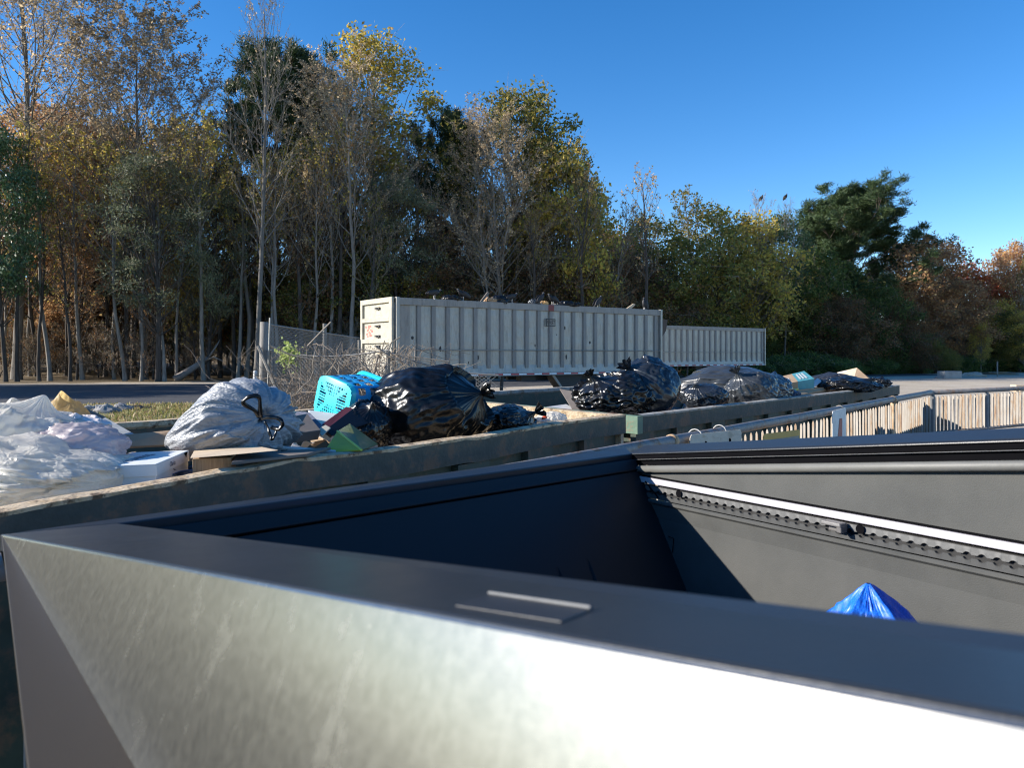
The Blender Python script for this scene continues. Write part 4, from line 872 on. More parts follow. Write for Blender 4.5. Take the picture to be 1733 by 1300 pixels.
TB = root('open_carton', dn((a+c)/2, .98), 'open cardboard carton standing like a tent at the far end of the farther container', 'box')
m_ = MB(); m_.prism([a, c, b], Vector((.0,.01,0))); m_.build('front_flap', M_card, TB)
m_ = MB(); m_.prism([a+Vector((-.004,0,0)), b+Vector((-.004,0,0)), d, e_], Vector((0,.01,.004))); m_.build('side_flap', M_card2, TB)
m_ = MB(); m_.prism([d+Vector((0,-.006,.004)), d.lerp(b,.45)+Vector((0,-.006,.004)), e_.lerp(a,.3)+Vector((0,-.006,.004))], Vector((0,-.004,0))); m_.build('white_label', M_paint, TB)
m_ = MB(); m_.prism([b+Vector((.006,.012,0)), c+Vector((.02,.01,0)), c+Vector((.1,.15,-.02)), b+Vector((.08,.2,-.02))], Vector((0,0,-.008))); m_.build('back_flap', M_brown, TB)

# ------------------------------------------------------------------ aluminium refuse trailers
def alu(name, cols, rough, metal=.75):
    m, nt, b = mat(name); tc = N(nt, 'ShaderNodeTexCoord'); mp = N(nt, 'ShaderNodeMapping'); mp.inputs['Scale'].default_value = (1,1,.25); nt.links.new(tc.outputs['Object'], mp.inputs['Vector'])
    n = N(nt, 'ShaderNodeTexNoise', Scale=5, Detail=7, Roughness=.7); nt.links.new(mp.outputs[0], n.inputs['Vector'])
    r = ramp(nt, n.outputs['Fac'], [(.25+.5*i/(len(cols)-1), c) for i, c in enumerate(cols)])
    mq = N(nt, 'ShaderNodeMapping'); mq.inputs['Scale'].default_value = (2.2,2.2,.35); nt.links.new(tc.outputs['Object'], mq.inputs['Vector'])
    n2 = N(nt, 'ShaderNodeTexNoise', Scale=2.6, Detail=7, Roughness=.75); nt.links.new(mq.outputs[0], n2.inputs['Vector'])
    k = ramp(nt, n2.outputs['Fac'], [(.53,(0,0,0)), (.66,(.62,.62,.62))])
    mx = N(nt, 'ShaderNodeMix', data_type='RGBA'); nt.links.new(k.outputs[0], mx.inputs[0]); nt.links.new(r.outputs[0], mx.inputs[6]); mx.inputs[7].default_value = (.16,.15,.14,1)
    nt.links.new(mx.outputs[2], b.inputs['Base Color']); b.inputs['Metallic'].default_value = metal
    a = N(nt, 'ShaderNodeMath', operation='MULTIPLY_ADD'); nt.links.new(n.outputs['Fac'], a.inputs[0]); a.inputs[1].default_value = .3; a.inputs[2].default_value = rough-.15; nt.links.new(a.outputs[0], b.inputs['Roughness'])
    n3 = N(nt, 'ShaderNodeTexNoise', Scale=1.6, Detail=3); nt.links.new(tc.outputs['Object'], n3.inputs['Vector']); bp = N(nt, 'ShaderNodeBump', Strength=.35, Distance=.12); nt.links.new(n3.outputs['Fac'], bp.inputs['Height']); nt.links.new(bp.outputs[0], b.inputs['Normal'])
    return m
M_alu = alu('trailer_aluminium', [(.215,.21,.195), (.30,.293,.272), (.38,.37,.345)], .42, .4)
M_alurib = alu('trailer_ribs', [(.17,.165,.155), (.22,.215,.205), (.27,.265,.25)], .6, .3)  # a darker grey than the side walls
M_alurail = alu('trailer_top_rail', [(.22,.205,.185), (.28,.265,.24), (.34,.32,.29)], .65, .3)
M_cream = surf('door_paint', [(.34,.315,.26), (.41,.385,.32), (.45,.43,.38)], scale=3, rough=.6, cols2=(.55,.46,.30), scale2=3, bump=.1)
M_tape_r = plain('tape_red', (.45,.03,.03), rough=.4); M_tape_w = plain('tape_white', (.75,.75,.75), rough=.4)
M_under = plain('underframe', (.03,.03,.03), rough=.7)
TL, TWd, Z0, Z1 = 13.2, 2.55, 1.08, 3.88        # local z measured from the ground
def trailer(name, label, loc, rz):
    R = root(name, loc, label, 'trailer', 'open-top refuse trailers', rz)
    def b(m_, nm, m, par=None, **kw): return m_.build(nm, m, par or R, world=False, **kw)
    m_ = MB(); t = .03
    m_.box((TL/2, t/2, (Z0+Z1)/2), (TL, t, Z1-Z0)); b(m_, 'side_wall', M_alu)
    m_ = MB(); m_.box((TL/2, TWd-t/2, (Z0+Z1)/2), (TL, t, Z1-Z0)); b(m_, 'side_wall', M_alu)
    m_ = MB(); m_.box((TL/2, TWd/2, Z0+.02), (TL-.04, TWd-.08, .06)); b(m_, 'floor_pan', M_under)
    m_ = MB(); m_.box((TL-.02, TWd/2, (Z0+Z1)/2), (.04, TWd-.062, Z1-Z0)); b(m_, 'end_wall', M_alu)
    n = 21; pit = (TL-.7)/n
    for i in range(n):
        x = .62+pit*(i+.5)
        for y, sg in ((0, -1), (TWd, 1)):
            if sg > 0: continue
            m_ = MB(); z0, z1 = Z0+.30, Z1-.26; y0, y1 = y+sg*.002, y+sg*.062
            m_.hexa([Vector((x-.10,y0,z0)), Vector((x-.075,y1,z0)), Vector((x+.075,y1,z0)), Vector((x+.10,y0,z0))], [Vector((x-.10,y0,z1)), Vector((x-.075,y1,z1)), Vector((x+.075,y1,z1)), Vector((x+.10,y0,z1))]); b(m_, 'side_rib', M_alurib)
    m_ = MB(); m_.box((TL/2, -.035, Z1-.125), (TL, .11, .25)); b(m_, 'top_rail', M_alurail, bevel=.01)
    m_ = MB(); m_.box((TL/2, TWd+.01, Z1-.125), (TL, .08, .25)); b(m_, 'top_rail', M_alurail, bevel=.01)
    m_ = MB(); m_.tube([(.5,-.085,Z0+.98), (TL-.1,-.085,Z0+.98)], .018, 8); b(m_, 'tarp_bar', M_alurail)
    m_ = MB(); m_.hexa([Vector((0,-.085,Z0)), Vector((TL,-.085,Z0)), Vector((TL,-.002,Z0)), Vector((0,-.002,Z0))], [Vector((0,-.06,Z0+.12)), Vector((TL,-.06,Z0+.12)), Vector((TL,-.002,Z0+.12)), Vector((0,-.002,Z0+.12))]); b(m_, 'bottom_rail', M_alurail)
    m_ = MB(); m_.hexa([Vector((.5,-.055,Z0+.121)), Vector((TL,-.055,Z0+.121)), Vector((TL,-.002,Z0+.121)), Vector((.5,-.002,Z0+.121))], [Vector((.5,-.012,Z0+.42)), Vector((TL,-.012,Z0+.42)), Vector((TL,-.002,Z0+.42)), Vector((.5,-.002,Z0+.42))]); b(m_, 'scuff_strip', M_alu)
    for k, mm in ((0, M_tape_r), (1, M_tape_w)):
        m_ = MB()
        for i in range(34):
            if i % 2 == k: x = .4+i*.375; m_.prism([Vector((x,-.083,Z0+.03)), Vector((x+.36,-.083,Z0+.03)), Vector((x+.36,-.075,Z0+.085)), Vector((x,-.075,Z0+.085))], (0,-.003,0))
        b(m_, 'reflective_tape', mm)
    for x in (.06, TL-.08): 
        m_ = MB(); m_.box((x, -.05, (Z0+Z1)/2), (.12, .13, Z1-Z0+.04)); b(m_, 'corner_post', M_alu, bevel=.01)
    m_ = MB(); m_.box((.36, -.012, (Z0+Z1)/2-.06), (.44, .02, Z1-Z0-.4)); b(m_, 'end_plate', M_alurail)
    # left end: framed door in four panels
    D_ = MB(); D_.box((-.03, TWd/2, (Z0+Z1)/2), (.05, TWd-.1, Z1-Z0)); D = b(D_, 'end_door', M_cream)
    def bar(y0, y1, z0, z1, nm='door_frame'):
        m_ = MB(); m_.box((-.095, (y0+y1)/2, (z0+z1)/2), (.075, abs(y1-y0), z1-z0)); b(m_, nm, M_cream, D, bevel=.008)
    bar(0, .22, Z0, Z1+.02); bar(TWd-.17, TWd, Z0, Z1+.02); bar(.222, TWd-.172, Z1-.16, Z1+.02)
    zz = [Z0+.0, Z0+.92, Z0+1.38, Z0+2.05, Z1-.16]
    for z in (Z0+1.22, Z0+1.98): bar(.222, TWd-.172, z, z+.15)
    bar(.222, TWd-.172, Z0, Z0+.16)
    for z in (Z1-.34, Z1-.72, Z0+1.82, Z0+1.46, Z0+1.10, Z0+.72, Z0+.42):
        m_ = MB(); yc = TWd*.48
        m_.box((-.075, yc+.11, z+.02), (.05, .15, .055)); m_.box((-.085, yc-.03, z-.02), (.06, .10, .05)); m_.box((-.08, yc-.14, z+.01), (.05,.12,.085)); b(m_, 'door_latch', M_under, D)
    m_ = MB()
    rg = random.Random(3)
    for i in range(26):
        y = TWd-.28-.55*rg.random(); z = Z0+1.44+.42*rg.random(); m_.prism([Vector((-.057,y,z)), Vector((-.057,y-.10,z)), Vector((-.057,y-.09,z+.06)), Vector((-.057,y+.01,z+.055))], (-.0015-.0001*i,0,0))
    b(m_, 'torn_red_notice', plain('red_notice', (.66,.16,.13), rough=.7), D)
    m_ = MB(); m_.box((-.058, TWd*.48-.03, Z1-.50), (.006, .26, .12)); b(m_, 'door_plate', plain('door_plate', (.46,.44,.38), rough=.6, scale=50, var=.4), D)
    for k, mm in ((0, M_tape_r), (1, M_tape_w)):
        m_ = MB()
        for i in range(6):
            if i % 2 == k: y = .26+i*.35; m_.box((-.1345, y+.17, Z0+.05), (.003,.34,.06))
        b(m_, 'reflective_tape', mm, D)
    m_ = MB(); m_.box((-.16, TWd/2, Z0-.25), (.08, TWd-.2, .10)); m_.box((-.12,.35,Z0-.12),(.06,.08,.24)); m_.box((-.12,TWd-.35,Z0-.12),(.06,.08,.24)); b(m_, 'bumper_bar', M_cream)
    for x in (3.55, 4.6):
        m_ = MB(); m_.tube([(x,.08,Z0), (x-.05,.08,Z0-.45), (x-.02,.08,.03)], [.06,.07,.055], 8); m_.box((x-.02,.08,.02), (.26,.26,.04)); b(m_, 'landing_leg', M_under)
    m_ = MB(); m_.box((TL*.62,.8,Z0-.12), (4.4,.12,.22)); m_.box((TL*.62,TWd-.8,Z0-.12), (4.4,.12,.22)); m_.box((6.0,.45,Z0-.12),(.7,.35,.2)); b(m_, 'chassis_beam', M_under)
    m_ = MB(); m_.prism([Vector((7.1,.15,Z0)), Vector((8.75,.15,Z0)), Vector((8.2,.15,Z0-.75)), Vector((7.75,.15,Z0-.75))], (0,.5,0)); b(m_, 'suspension_hanger', M_under)
    m_ = MB(); m_.prism([Vector((7.02,.13,Z0)), Vector((7.16,.13,Z0)), Vector((7.80,.13,Z0-.76)), Vector((7.70,.13,Z0-.76))], (0,-.05,0)); b(m_, 'hanger_flange', M_alurail)
    for x in (9.9, 11.2):
        for y in (.2, TWd-.2): wheel(Vector((x, y, .52)), Vector((0,-1 if y < 1 else 1,0)), .52, .36, R)
    return R, b
rzT = rad(90-54.2)
T1, bT = trailer('refuse_trailer', 'nearer white ribbed open-top trailer with birds and rubbish on its rim', Vector((-4.05, 26.6, GZ)), rzT)
m_ = MB(); m_.box((6.85,-.093,Z1-.13), (.28,.006,.24)); bT(m_, 'red_patch', plain('dull_red', (.20,.045,.04), rough=.6))
m_ = MB(); M_k = plain('badge_black', (.03,.03,.03), rough=.5)
xb, zb_ = 6.62, Z1-.86
for a in (((0,0),(.46,.04)), ((0,.26),(.46,.30)), ((-.02,0),(.03,.30)), ((.43,0),(.46,.30))):
    m_.box((xb+(a[0][0]+a[1][0])/2, -.069, zb_+(a[0][1]+a[1][1])/2), (a[1][0]-a[0][0], .006, a[1][1]-a[0][1]))
BD = bT(m_, 'maker_badge', M_k)
cu_me = text_mesh('EAST', .20, Matrix.Identity(4), M_k, 'lettering', BD, depth=.002, shear=.2); cu_me.data.transform(Matrix.Translation((0,0,0)))
cu_me.matrix_parent_inverse = Matrix.Identity(4); cu_me.location = (xb+.225, -.069, zb_+.15); cu_me.rotation_euler = (PI/2,0,0)
rg = random.Random(9)
m_ = MB()
for i in range(14):
    x, z, r = rg.uniform(.6, 12.5), rg.uniform(Z0+.5, Z1-.5), rg.uniform(.02,.06); m_.ell((x,-.001,z), (r,.003,r*rg.uniform(1,2.5)))
bT(m_, 'dent_hole', M_under)
T2 = copy_tree(T1); T2.location = Vector((8.6, 50.96, GZ)); T2['label'] = 'farther ribbed trailer parked behind the right end of the nearer trailer'
for o in list(T2.children):
    if o.name.split('.')[0] in ('maker_badge', 'red_patch', 'dent_hole'):
        for c in list(o.children): bpy.data.objects.remove(c)
        bpy.data.objects.remove(o)
m_ = MB(); q0 = P(1121, 541, 50.2)
m_.prism([P(1117,540,50.3), P(1130,541,50.3), P(1127,560,50.3), P(1118,575,50.3)], (0,.05,0)); o = m_.build('torn_flap', M_under); 
tag(o, 'dark curled tarp flap hanging at the near end of the farther trailer', 'tarp flap')
def onT1(px, dz=0, y=.0):       # a point on the nearer trailer's rim at an image column
    dr = Vector((math.cos(rzT), math.sin(rzT), 0)); pl = Vector((-math.sin(rzT), math.cos(rzT), 0)); p0 = Vector((-4.05, 26.6, 0))+pl*y
    t = at_px(p0, dr, px); q = p0+dr*t; return Vector((q.x, q.y, GZ+Z1+dz)), dr, pl
M_bird = plain('bird_black', (.012,.012,.014), rough=.6, var=.4, scale=30); M_birdh = plain('bird_head', (.16,.15,.15), rough=.7); M_leg = plain('bird_leg', (.55,.52,.48), rough=.7)
def bird(pos, face, tilt, label, hunch=1.0, sc=.82):
    R = root('bird', pos, label, 'bird', 'black birds on the trailer rim', rz=math.atan2(face.y, face.x))
    R.scale = (sc,)*3
    sp = [(-.40,.06),(-.28,.10),(-.16,.17),(0,.24),(.13,.33),(.19,.40*hunch),(.22,.455*hunch)]; rd_ = [.028,.045,.095,.125,.095,.052,.03]
    c, s_ = math.cos(tilt), math.sin(tilt)
    sp = [Vector((x*c-(z-.22)*s_, 0, x*s_+(z-.22)*c+.26)) for x, z in sp]
    m_ = MB(); m_.tube(sp, rd_, 12); m_.build('plumage', M_bird, R, smooth=True, world=False)
    m_ = MB(); h = sp[-1]; m_.ell(h+Vector((.012,0,.02)), (.045,.034,.036)); m_.tube([h+Vector((.04,0,.02)), h+Vector((.085,0,.012)), h+Vector((.10,0,-.008))], [.016,.011,.003], 6); m_.build('head', M_birdh, R, smooth=True, world=False)
    for y in (-.05,.05):
        m_ = MB(); m_.tube([sp[3]+Vector((-.01,y,-.06)), Vector((.0,y,.0))], [.02,.012], 6); m_.box((.02,y,.006), (.08,.05,.012)); m_.build('leg', M_leg, R, world=False)
        m_ = MB(); q_ = Matrix.Rotation(-.62-tilt, 3, 'Y'); m_.ell(sp[2].lerp(sp[3],.6)+Vector((-.08,y*2.1,.02)), (.26,.03,.095), q_); m_.build('wing', M_bird, R, smooth=True, world=False)
    return R
dl = Vector((math.cos(rzT), math.sin(rzT), 0))
for px, f_, tl, lab, y_ in ((735,1,-.35,'black bird crouched nearest the left end of the trailer rim',.0), (783,-1,-.1,'black bird facing left on the trailer rim behind the dark bag',.02), (866,1,-.25,'black bird stooping left of the white fluff on the trailer rim',.0),
        (915,1,.25,'black bird with raised head beside the orange scrap on the trailer rim',.0), (935,-1,0,'black bird in front of the red patch on the trailer rim',.03), (1013,1,.3,'black bird upright alone on the right half of the trailer rim',.0), (1090,-1,.75,'tall dark bird standing at the right end of the trailer rim',.0)):
    q, dr, pl = onT1(px, .0, y_); bird(q, dr*f_, tl, lab)
def scrap(px, poly, m, name, label, cat, y=.1):
    q, dr, pl = onT1(px, -.02, y); m_ = MB(); m_.prism([q+dr*a+Vector((0,0,b)) for a, b in poly], pl*.05); tag(m_.build(name, m), label, cat)
scrap(1068, [(-.32,0),(-.02,0),(.28,.22),(.16,.26)], M_card2, 'plank', 'pale plank sticking out of the right part of the nearer trailer', 'plank')
scrap(812, [(0,0),(.12,0),(.45,.36),(.36,.40)], M_brown, 'plank', 'dark brown plank sticking out of the left half of the nearer trailer', 'plank')
for px, r_, m__, nm, lab in ((903,(.18,.16,.13),M_gy,'grey_scrap','grey plastic fluff piled on the trailer rim'), (919,(.17,.13,.09),film('orange_film',(.62,.36,.14),rough=.5),'orange_scrap','orange tan scrap lit by the sun on the trailer rim'), (845,(.3,.2,.2),M_bk,'black_scrap','black plastic heap on the trailer rim left of the birds'), (830,(.2,.2,.12),film('tan_scrap',(.35,.22,.12),rough=.7),'tan_scrap','tan scrap beside the dark brown plank on the trailer rim'), (765,(.3,.2,.12),M_bk,'black_scrap','low black plastic heap on the left part of the trailer rim'), (960,(.4,.25,.12),M_bk,'black_scrap','low black plastic heap right of the red patch')):
    q, dr, pl = onT1(px, .06, .18); bag(nm, lab, q, r_, (.3,0,.9), m__, px, wr=.25, tuft=0, sink=.8, fine=.08, nph=60, nth=36, cat='scrap')

# ------------------------------------------------------------------ old chain-link corner grown over with vines
M_galv = plain('chain_wire', (.24,.24,.23), rough=.5, metal=.5); M_oldpost = surf('old_wood_post', [(.17,.16,.14), (.27,.25,.225)], scale=8, stretch=(4,4,.6), rough=.85, bump=.4)
pA = P(442, 700, 14.0); pA.z = GZ; pB = P(608, 700, 21.0); pB.z = GZ; pC = P(657, 700, 13.2); pC.z = GZ
CF = root('chain_link_fence', pA, 'sagging chain-link fence corner with a thick grey wooden post', 'fence')
m_ = MB(); tpx = P(447, 545, 14.0); m_.tube([pA, (pA+tpx)/2+Vector((.01,0,0)), tpx], [.085,.08,.072], 10); m_.build('corner_post', M_oldpost, CF, smooth=True)
m_ = MB(); m_.tube([P(452,700,13.9), P(457,538,13.9)], .018, 6); m_.build('line_post', M_galv, CF)
for f_ in (.55,): 
    q = pA.lerp(pB, f_); m_ = MB(); m_.tube([q, q+Vector((0,0,2.62))], .045, 8); m_.build('line_post', M_oldpost, CF)
m_ = MB(); m_.tube([pB, pB+Vector((0,0,2.3))], .045, 8); m_.build('line_post', M_oldpost, CF)
m_ = MB(); m_.tube([pC, P(657,594,13.2)], .035, 8); m_.build('line_post', M_oldpost, CF)
m_ = MB(); m_.tube([P(633,690,13.2), P(661,604,13.2)], .028, 7); m_.build('brace', M_oldpost, CF)
m_ = MB(); m_.tube([P(437,586,13.9), P(486,700,13.6)], .032, 7); m_.build('brace', M_oldpost, CF)
def mesh_panel(p, q, h0, h1, nm, sag=0):
    L_ = (q-p).length; m_ = MB(); st = .075; n = int(L_/st); nh = h0
    def pt(s, z): 
        k = s/L_; zz = z*(h0+(h1-h0)*k-sag*math.sin(PI*k)); a = p.lerp(q, k); return Vector((a.x+.03*mn.noise(Vector((s,z*3,2))), a.y, GZ+.05+zz))
    for i in range(-int(2.6/st), n+1):
        for dr in (1, -1):
            s0 = i*st if dr > 0 else L_-i*st; s1 = s0+dr*max(h0, h1)
            pts = []
            for k in range(9):
                s_ = s0+(s1-s0)*k/8
                if 0 <= s_ <= L_: pts.append(pt(s_, k/8))
            if len(pts) > 1: m_.tube(pts, .0036, 3, cap=False)
    m_.build(nm, M_galv, CF)
    m_ = MB(); m_.tube([pt(L_*k/10, 1) for k in range(11)], .014, 5); m_.build('top_wire', M_galv, CF)
mesh_panel(pA, pB, 2.42, 2.30, 'wire_mesh'); mesh_panel(pA, pC, 1.95, 1.92, 'wire_mesh', .12); mesh_panel(pC, pC+Vector((1.9,-.2,0)), 1.9, 1.5, 'wire_mesh', .1)
# dead vines
M_vine = plain('dead_vine', (.22,.175,.135), rough=.9, var=.35, scale=5); M_vine2 = plain('grey_vine', (.25,.215,.175), rough=.9, var=.3)
rg = random.Random(21)
def vine_obj(n, name, label, m, x0, x1, base, hmax, dr, rmin, rmax, dspread=1.0):
    m_ = MB()
    for i in range(n):
        px = rg.uniform(x0, x1); d = dr+rg.uniform(-.4, 1.2)*dspread
        p = P(px, base, d); p.z = GZ+abs(rg.gauss(.5,.5)); v = Vector((rg.gauss(0,.5), rg.gauss(0,.25), rg.uniform(.1,1))).normalized(); pts = [p.copy()]
        for k in range(rg.randint(6, 14)):
            v = (v+Vector((rg.gauss(0,.35), rg.gauss(0,.2), rg.gauss(-.05,.3)))).normalized(); p = p+v*.16
            if p.z > GZ+hmax: v.z = -abs(v.z)
            pts.append(p.copy())
        r0 = rg.uniform(rmin, rmax); m_.tube(pts, [r0*(1-.7*k/len(pts)) for k in range(len(pts))], 4, cap=False)
    return tag(m_.build(name, m), label, 'vine')
vine_obj(680, 'dead_vine', 'tangled brown dead vines covering the low chain-link fence', M_vine, 485, 700, 690, 2.0, 13.5, .004, .010)
vine_obj(70, 'dead_vine', 'pale grey arching dead stems over the low fence', M_vine2, 490, 790, 690, 1.95, 13.2, .005, .013, .6)
m_ = MB(); 
for pts, r_ in (([(602,648),(627,660),(640,600)],.02), ([(637,587),(655,600),(690,618),(720,640)],.018), ([(610,612),(628,632),(646,650)],.02), ([(655,602),(662,580),(678,570)],.012), ([(540,600),(560,612),(580,640)],.014), ([(455,584),(490,600),(540,612)],.014), ([(600,590),(640,596),(700,604),(760,612)],.01), ([(690,605),(730,612),(765,650)],.008), ([(520,586),(545,560),(560,545)],.014)):
    m_.tube([P(x, y, 13.1) for x, y in pts], r_, 5)
tag(m_.build('dead_branch', M_vine2), 'thick dead branches leaning across the low fence', 'branch')
M_ivy = leafmat('ivy_leaf', [(.20,.27,.07), (.28,.34,.10), (.34,.38,.16)])
m_ = MB()
for i in range(260):
    c = P(rg.gauss(487,9), rg.gauss(601,10), 13.4+rg.gauss(0,.1)); s_ = rg.uniform(.02,.045); a = Vector((rg.gauss(0,1), rg.gauss(0,1), rg.gauss(0,1))).normalized(); b_ = a.orthogonal().normalized()
    m_.quad(c-a*s_, c+b_*s_*.7, c+a*s_, c-b_*s_*.7)
tag(m_.build('ivy', M_ivy), 'small light green leafy sprig on the low fence', 'ivy')
# orange marker, fallen log, rocks, block, stump
M_or = plain('marker_orange', (.62,.13,.05), rough=.5)
mk = P(432, 641, 34.0); mk.z = GZ; MK = root('road_marker', mk, 'slim orange and white marker post beside the road', 'marker post')
m_ = MB(); m_.tube([mk, mk+Vector((0,0,.72))], .09, 10); m_.build('orange_sleeve', M_or, MK); m_ = MB(); m_.tube([mk+Vector((0,0,.72)), mk+Vector((0,0,1.15)), mk+Vector((0,0,1.18))], [.088,.088,.05], 10); m_.build('white_band', M_paint, MK)
m_ = MB(); m_.tube([P(296,643,56), P(325,624,56.5), P(352,606,57)], [.30,.24,.16], 9); m_.tube([P(352,606,57), P(366,586,57.2), P(372,575,57.4)], [.10,.06,.02], 6); m_.tube([P(345,612,56.8), P(362,604,56.4), P(378,612,56)], [.07,.05,.02], 6); m_.tube([P(330,622,56.6), P(340,600,56.8)], [.06,.02], 5)
tag(m_.build('fallen_log', surf('log_bark', [(.20,.17,.15), (.33,.29,.26)], scale=3, rough=.9, bump=.5), smooth=True), 'fallen grey log leaning up from the road edge', 'log')
def rock(px, y, w_, h, m, label, name='rock', d=None):
    c = PZ(px, y, GZ) if d is None else P(px, y, d); c.z = GZ; m_ = MB(); nu, nv = 28, 16; vs = []
    for j in range(nv+1):
        for i in range(nu):
            t, a = PI*j/nv, 2*PI*i/nu; dd = Vector((math.sin(t)*math.cos(a), math.sin(t)*math.sin(a), math.cos(t))); k = 1+.35*mn.noise(dd*1.8+Vector((px,y,0)))+.15*mn.noise(dd*5)
            vs.append(c+Vector((dd.x*w_*k, dd.y*w_*.7*k, dd.z*h*k)))
    m_.add(vs, [(j*nu+i, (j+1)*nu+i, (j+1)*nu+(i+1)%nu, j*nu+(i+1)%nu) for j in range(nv) for i in range(nu)]); return tag(m_.build(name, m), label, name.replace('_',' '))
M_rock = surf('grey_rock', [(.16,.155,.15), (.26,.25,.24), (.33,.32,.31)], scale=4, rough=.9, bump=.6)
rock(42, 700, .34, .30, M_rock, 'rounded grey rock in the grass behind the peaked white bag'); rock(178, 699, .42, .26, M_rock, 'jagged dark rock in the grass right of the yellow bag'); rock(206, 695, .38, .22, M_rock, 'low grey rock second right of the yellow bag'); rock(232, 692, .45, .12, plain('black_plastic_sheet', (.03,.03,.035), rough=.4), 'flat black sheet lying on the grass', 'plastic_sheet'); rock(150, 697, .3, .2, M_rock, 'small pale rock at the yellow bag edge')
blk = P(1607, 641, 60.0); blk.z = GZ; m_ = MB(); m_.box(blk+Vector((0,0,.30)), (1.6,.8,.6), Matrix.Rotation(.25, 3, 'Z')); tag(m_.build('concrete_block', M_conc, bevel=.03), 'low concrete block in front of the wood', 'block')
rock(1590, 639, .35, .22, M_rock, 'small pale rock beside the concrete block', d=61); rock(1645, 632, 1.1, .35, surf('gravel_pile', [(.30,.26,.2),(.42,.37,.3)], scale=3, rough=.9), 'low gravel heap right of the concrete block', 'gravel_heap', d=66); rock(1690, 628, 1.6, .3, surf('leaf_pile', [(.10,.08,.05),(.2,.16,.1)], scale=3, rough=.9), 'low brown earth heap near the right end of the wood', 'earth_heap', d=72)
m_ = MB(); c = P(1728, 652, 24); m_.box(c+Vector((0,0,-.1)), (.5,.3,.22)); m_.box(c+Vector((-.12,-.16,-.12)), (.06,.04,.14)); tag(m_.build('timber_crib', M_card2, bevel=.01), 'yellowish timber crib beyond the slatted guard rail', 'timber')
cb = bpy.context.scene.objects['timber_crib']; m_ = MB(); m_.box(Vector((c.x,c.y,(c.z-.2+GZ)/2)), (.1,.1,abs(c.z-.2-GZ))); m_.build('stand', M_brown, cb, world=False) if False else None
m_ = MB(); p_ = P(1688, 622, 66); m_.tube([dn(p_,GZ), dn(p_, GZ+1.3)], .06, 7); tag(m_.build('stake', M_oldpost), 'short grey stake at the edge of the wood', 'stake')
# ------------------------------------------------------------------ trees
class Wood:
    """tapered tubes and leaf quads, collected as numpy blocks"""
    def __init__(s): s.v = []; s.f = []; s.n = 0; s.tw = []
    def tube(s, pts, rad_, sides):
        pts = np.asarray(pts); n = len(pts); t = np.gradient(pts, axis=0); t /= (np.linalg.norm(t, axis=1, keepdims=True)+1e-9)
        ref = np.array([.37,.91,.19]); a = np.cross(t, ref); a /= (np.linalg.norm(a, axis=1, keepdims=True)+1e-9); b = np.cross(a, t)
        w_ = 2*np.pi*np.arange(sides)/sides
        ring = pts[:,None,:]+(a[:,None,:]*np.cos(w_)[None,:,None]+b[:,None,:]*np.sin(w_)[None,:,None])*np.asarray(rad_)[:,None,None]
        s.v.append(ring.reshape(-1,3)); i, k = np.meshgrid(np.arange(n-1), np.arange(sides), indexing='ij'); k2 = (k+1) % sides
        s.f.append((np.stack([i*sides+k, i*sides+k2, (i+1)*sides+k2, (i+1)*sides+k], -1).reshape(-1,4)+s.n)); s.n += n*sides
    def mesh(s, name, m, smooth=True):
        return quads(name, np.concatenate(s.v), np.concatenate(s.f), m, smooth)
def crown(T, v, f, ml, mw):
    mw = B_twig if mw is not B_pine else mw
    """leaves and fine twigs of one crown in one mesh"""
    tv, tf = np.concatenate(T.v), np.concatenate(T.f); me = quads('crown', np.concatenate([v, tv]), np.concatenate([f, tf+len(v)]), ml)
    me.materials.append(mw); mi = np.zeros(len(f)+len(tf), dtype=np.int32); mi[len(f):] = 1; me.polygons.foreach_set('material_index', mi); return me
def quads(name, v, f, m, smooth=False):
    me = bpy.data.meshes.new(name); nf = len(f)
    me.vertices.add(len(v)); me.vertices.foreach_set('co', v.astype(np.float32).ravel())
    me.loops.add(nf*4); me.loops.foreach_set('vertex_index', f.astype(np.int32).ravel())
    me.polygons.add(nf); me.polygons.foreach_set('loop_start', np.arange(0, nf*4, 4, dtype=np.int32))
    me.materials.append(m); me.update(calc_edges=True)
    if smooth: me.polygons.foreach_set('use_smooth', [True]*nf)
    return me
def leaf_quads(c, size, g, asp=.6, up=.25, jit=.35):
    n = len(c); a = g.normal(size=(n,3)); a /= np.linalg.norm(a, axis=1, keepdims=True)
    nn = g.normal(size=(n,3)); nn[:,2] += up*2; b = np.cross(a, nn); b /= (np.linalg.norm(b, axis=1, keepdims=True)+1e-9)
    sz = (size*(1+jit*g.uniform(-1,1,n)))[:,None]/2
    v = np.stack([c-a*sz, c+b*sz*asp, c+a*sz, c-b*sz*asp], 1).reshape(-1,3)
    return v, np.arange(n*4).reshape(-1,4)
def bend(p, d, L, n, g, wob, up):
    pts = [np.array(p)]; d = np.array(d, float)
    for i in range(n):
        d = d+g.normal(size=3)*wob+np.array([0,0,up]); d /= np.linalg.norm(d); pts.append(pts[-1]+d*L/n)
    return np.array(pts), d
def at_poly(pts, k):
    x = k*(len(pts)-1); i = min(int(x), len(pts)-2); return pts[i]+(pts[i+1]-pts[i])*(x-i), pts[i+1]-pts[i]
def unit(v): return v/(np.linalg.norm(v)+1e-9)
def dirs_around(d, ang, azm):
    d = unit(d); a = unit(np.cross(d, [.3,.2,.93] if abs(d[2]) < .9 else [1,0,0])); b = np.cross(d, a)
    return unit(d*math.cos(ang)+(a*math.cos(azm)+b*math.sin(azm))*math.sin(ang))
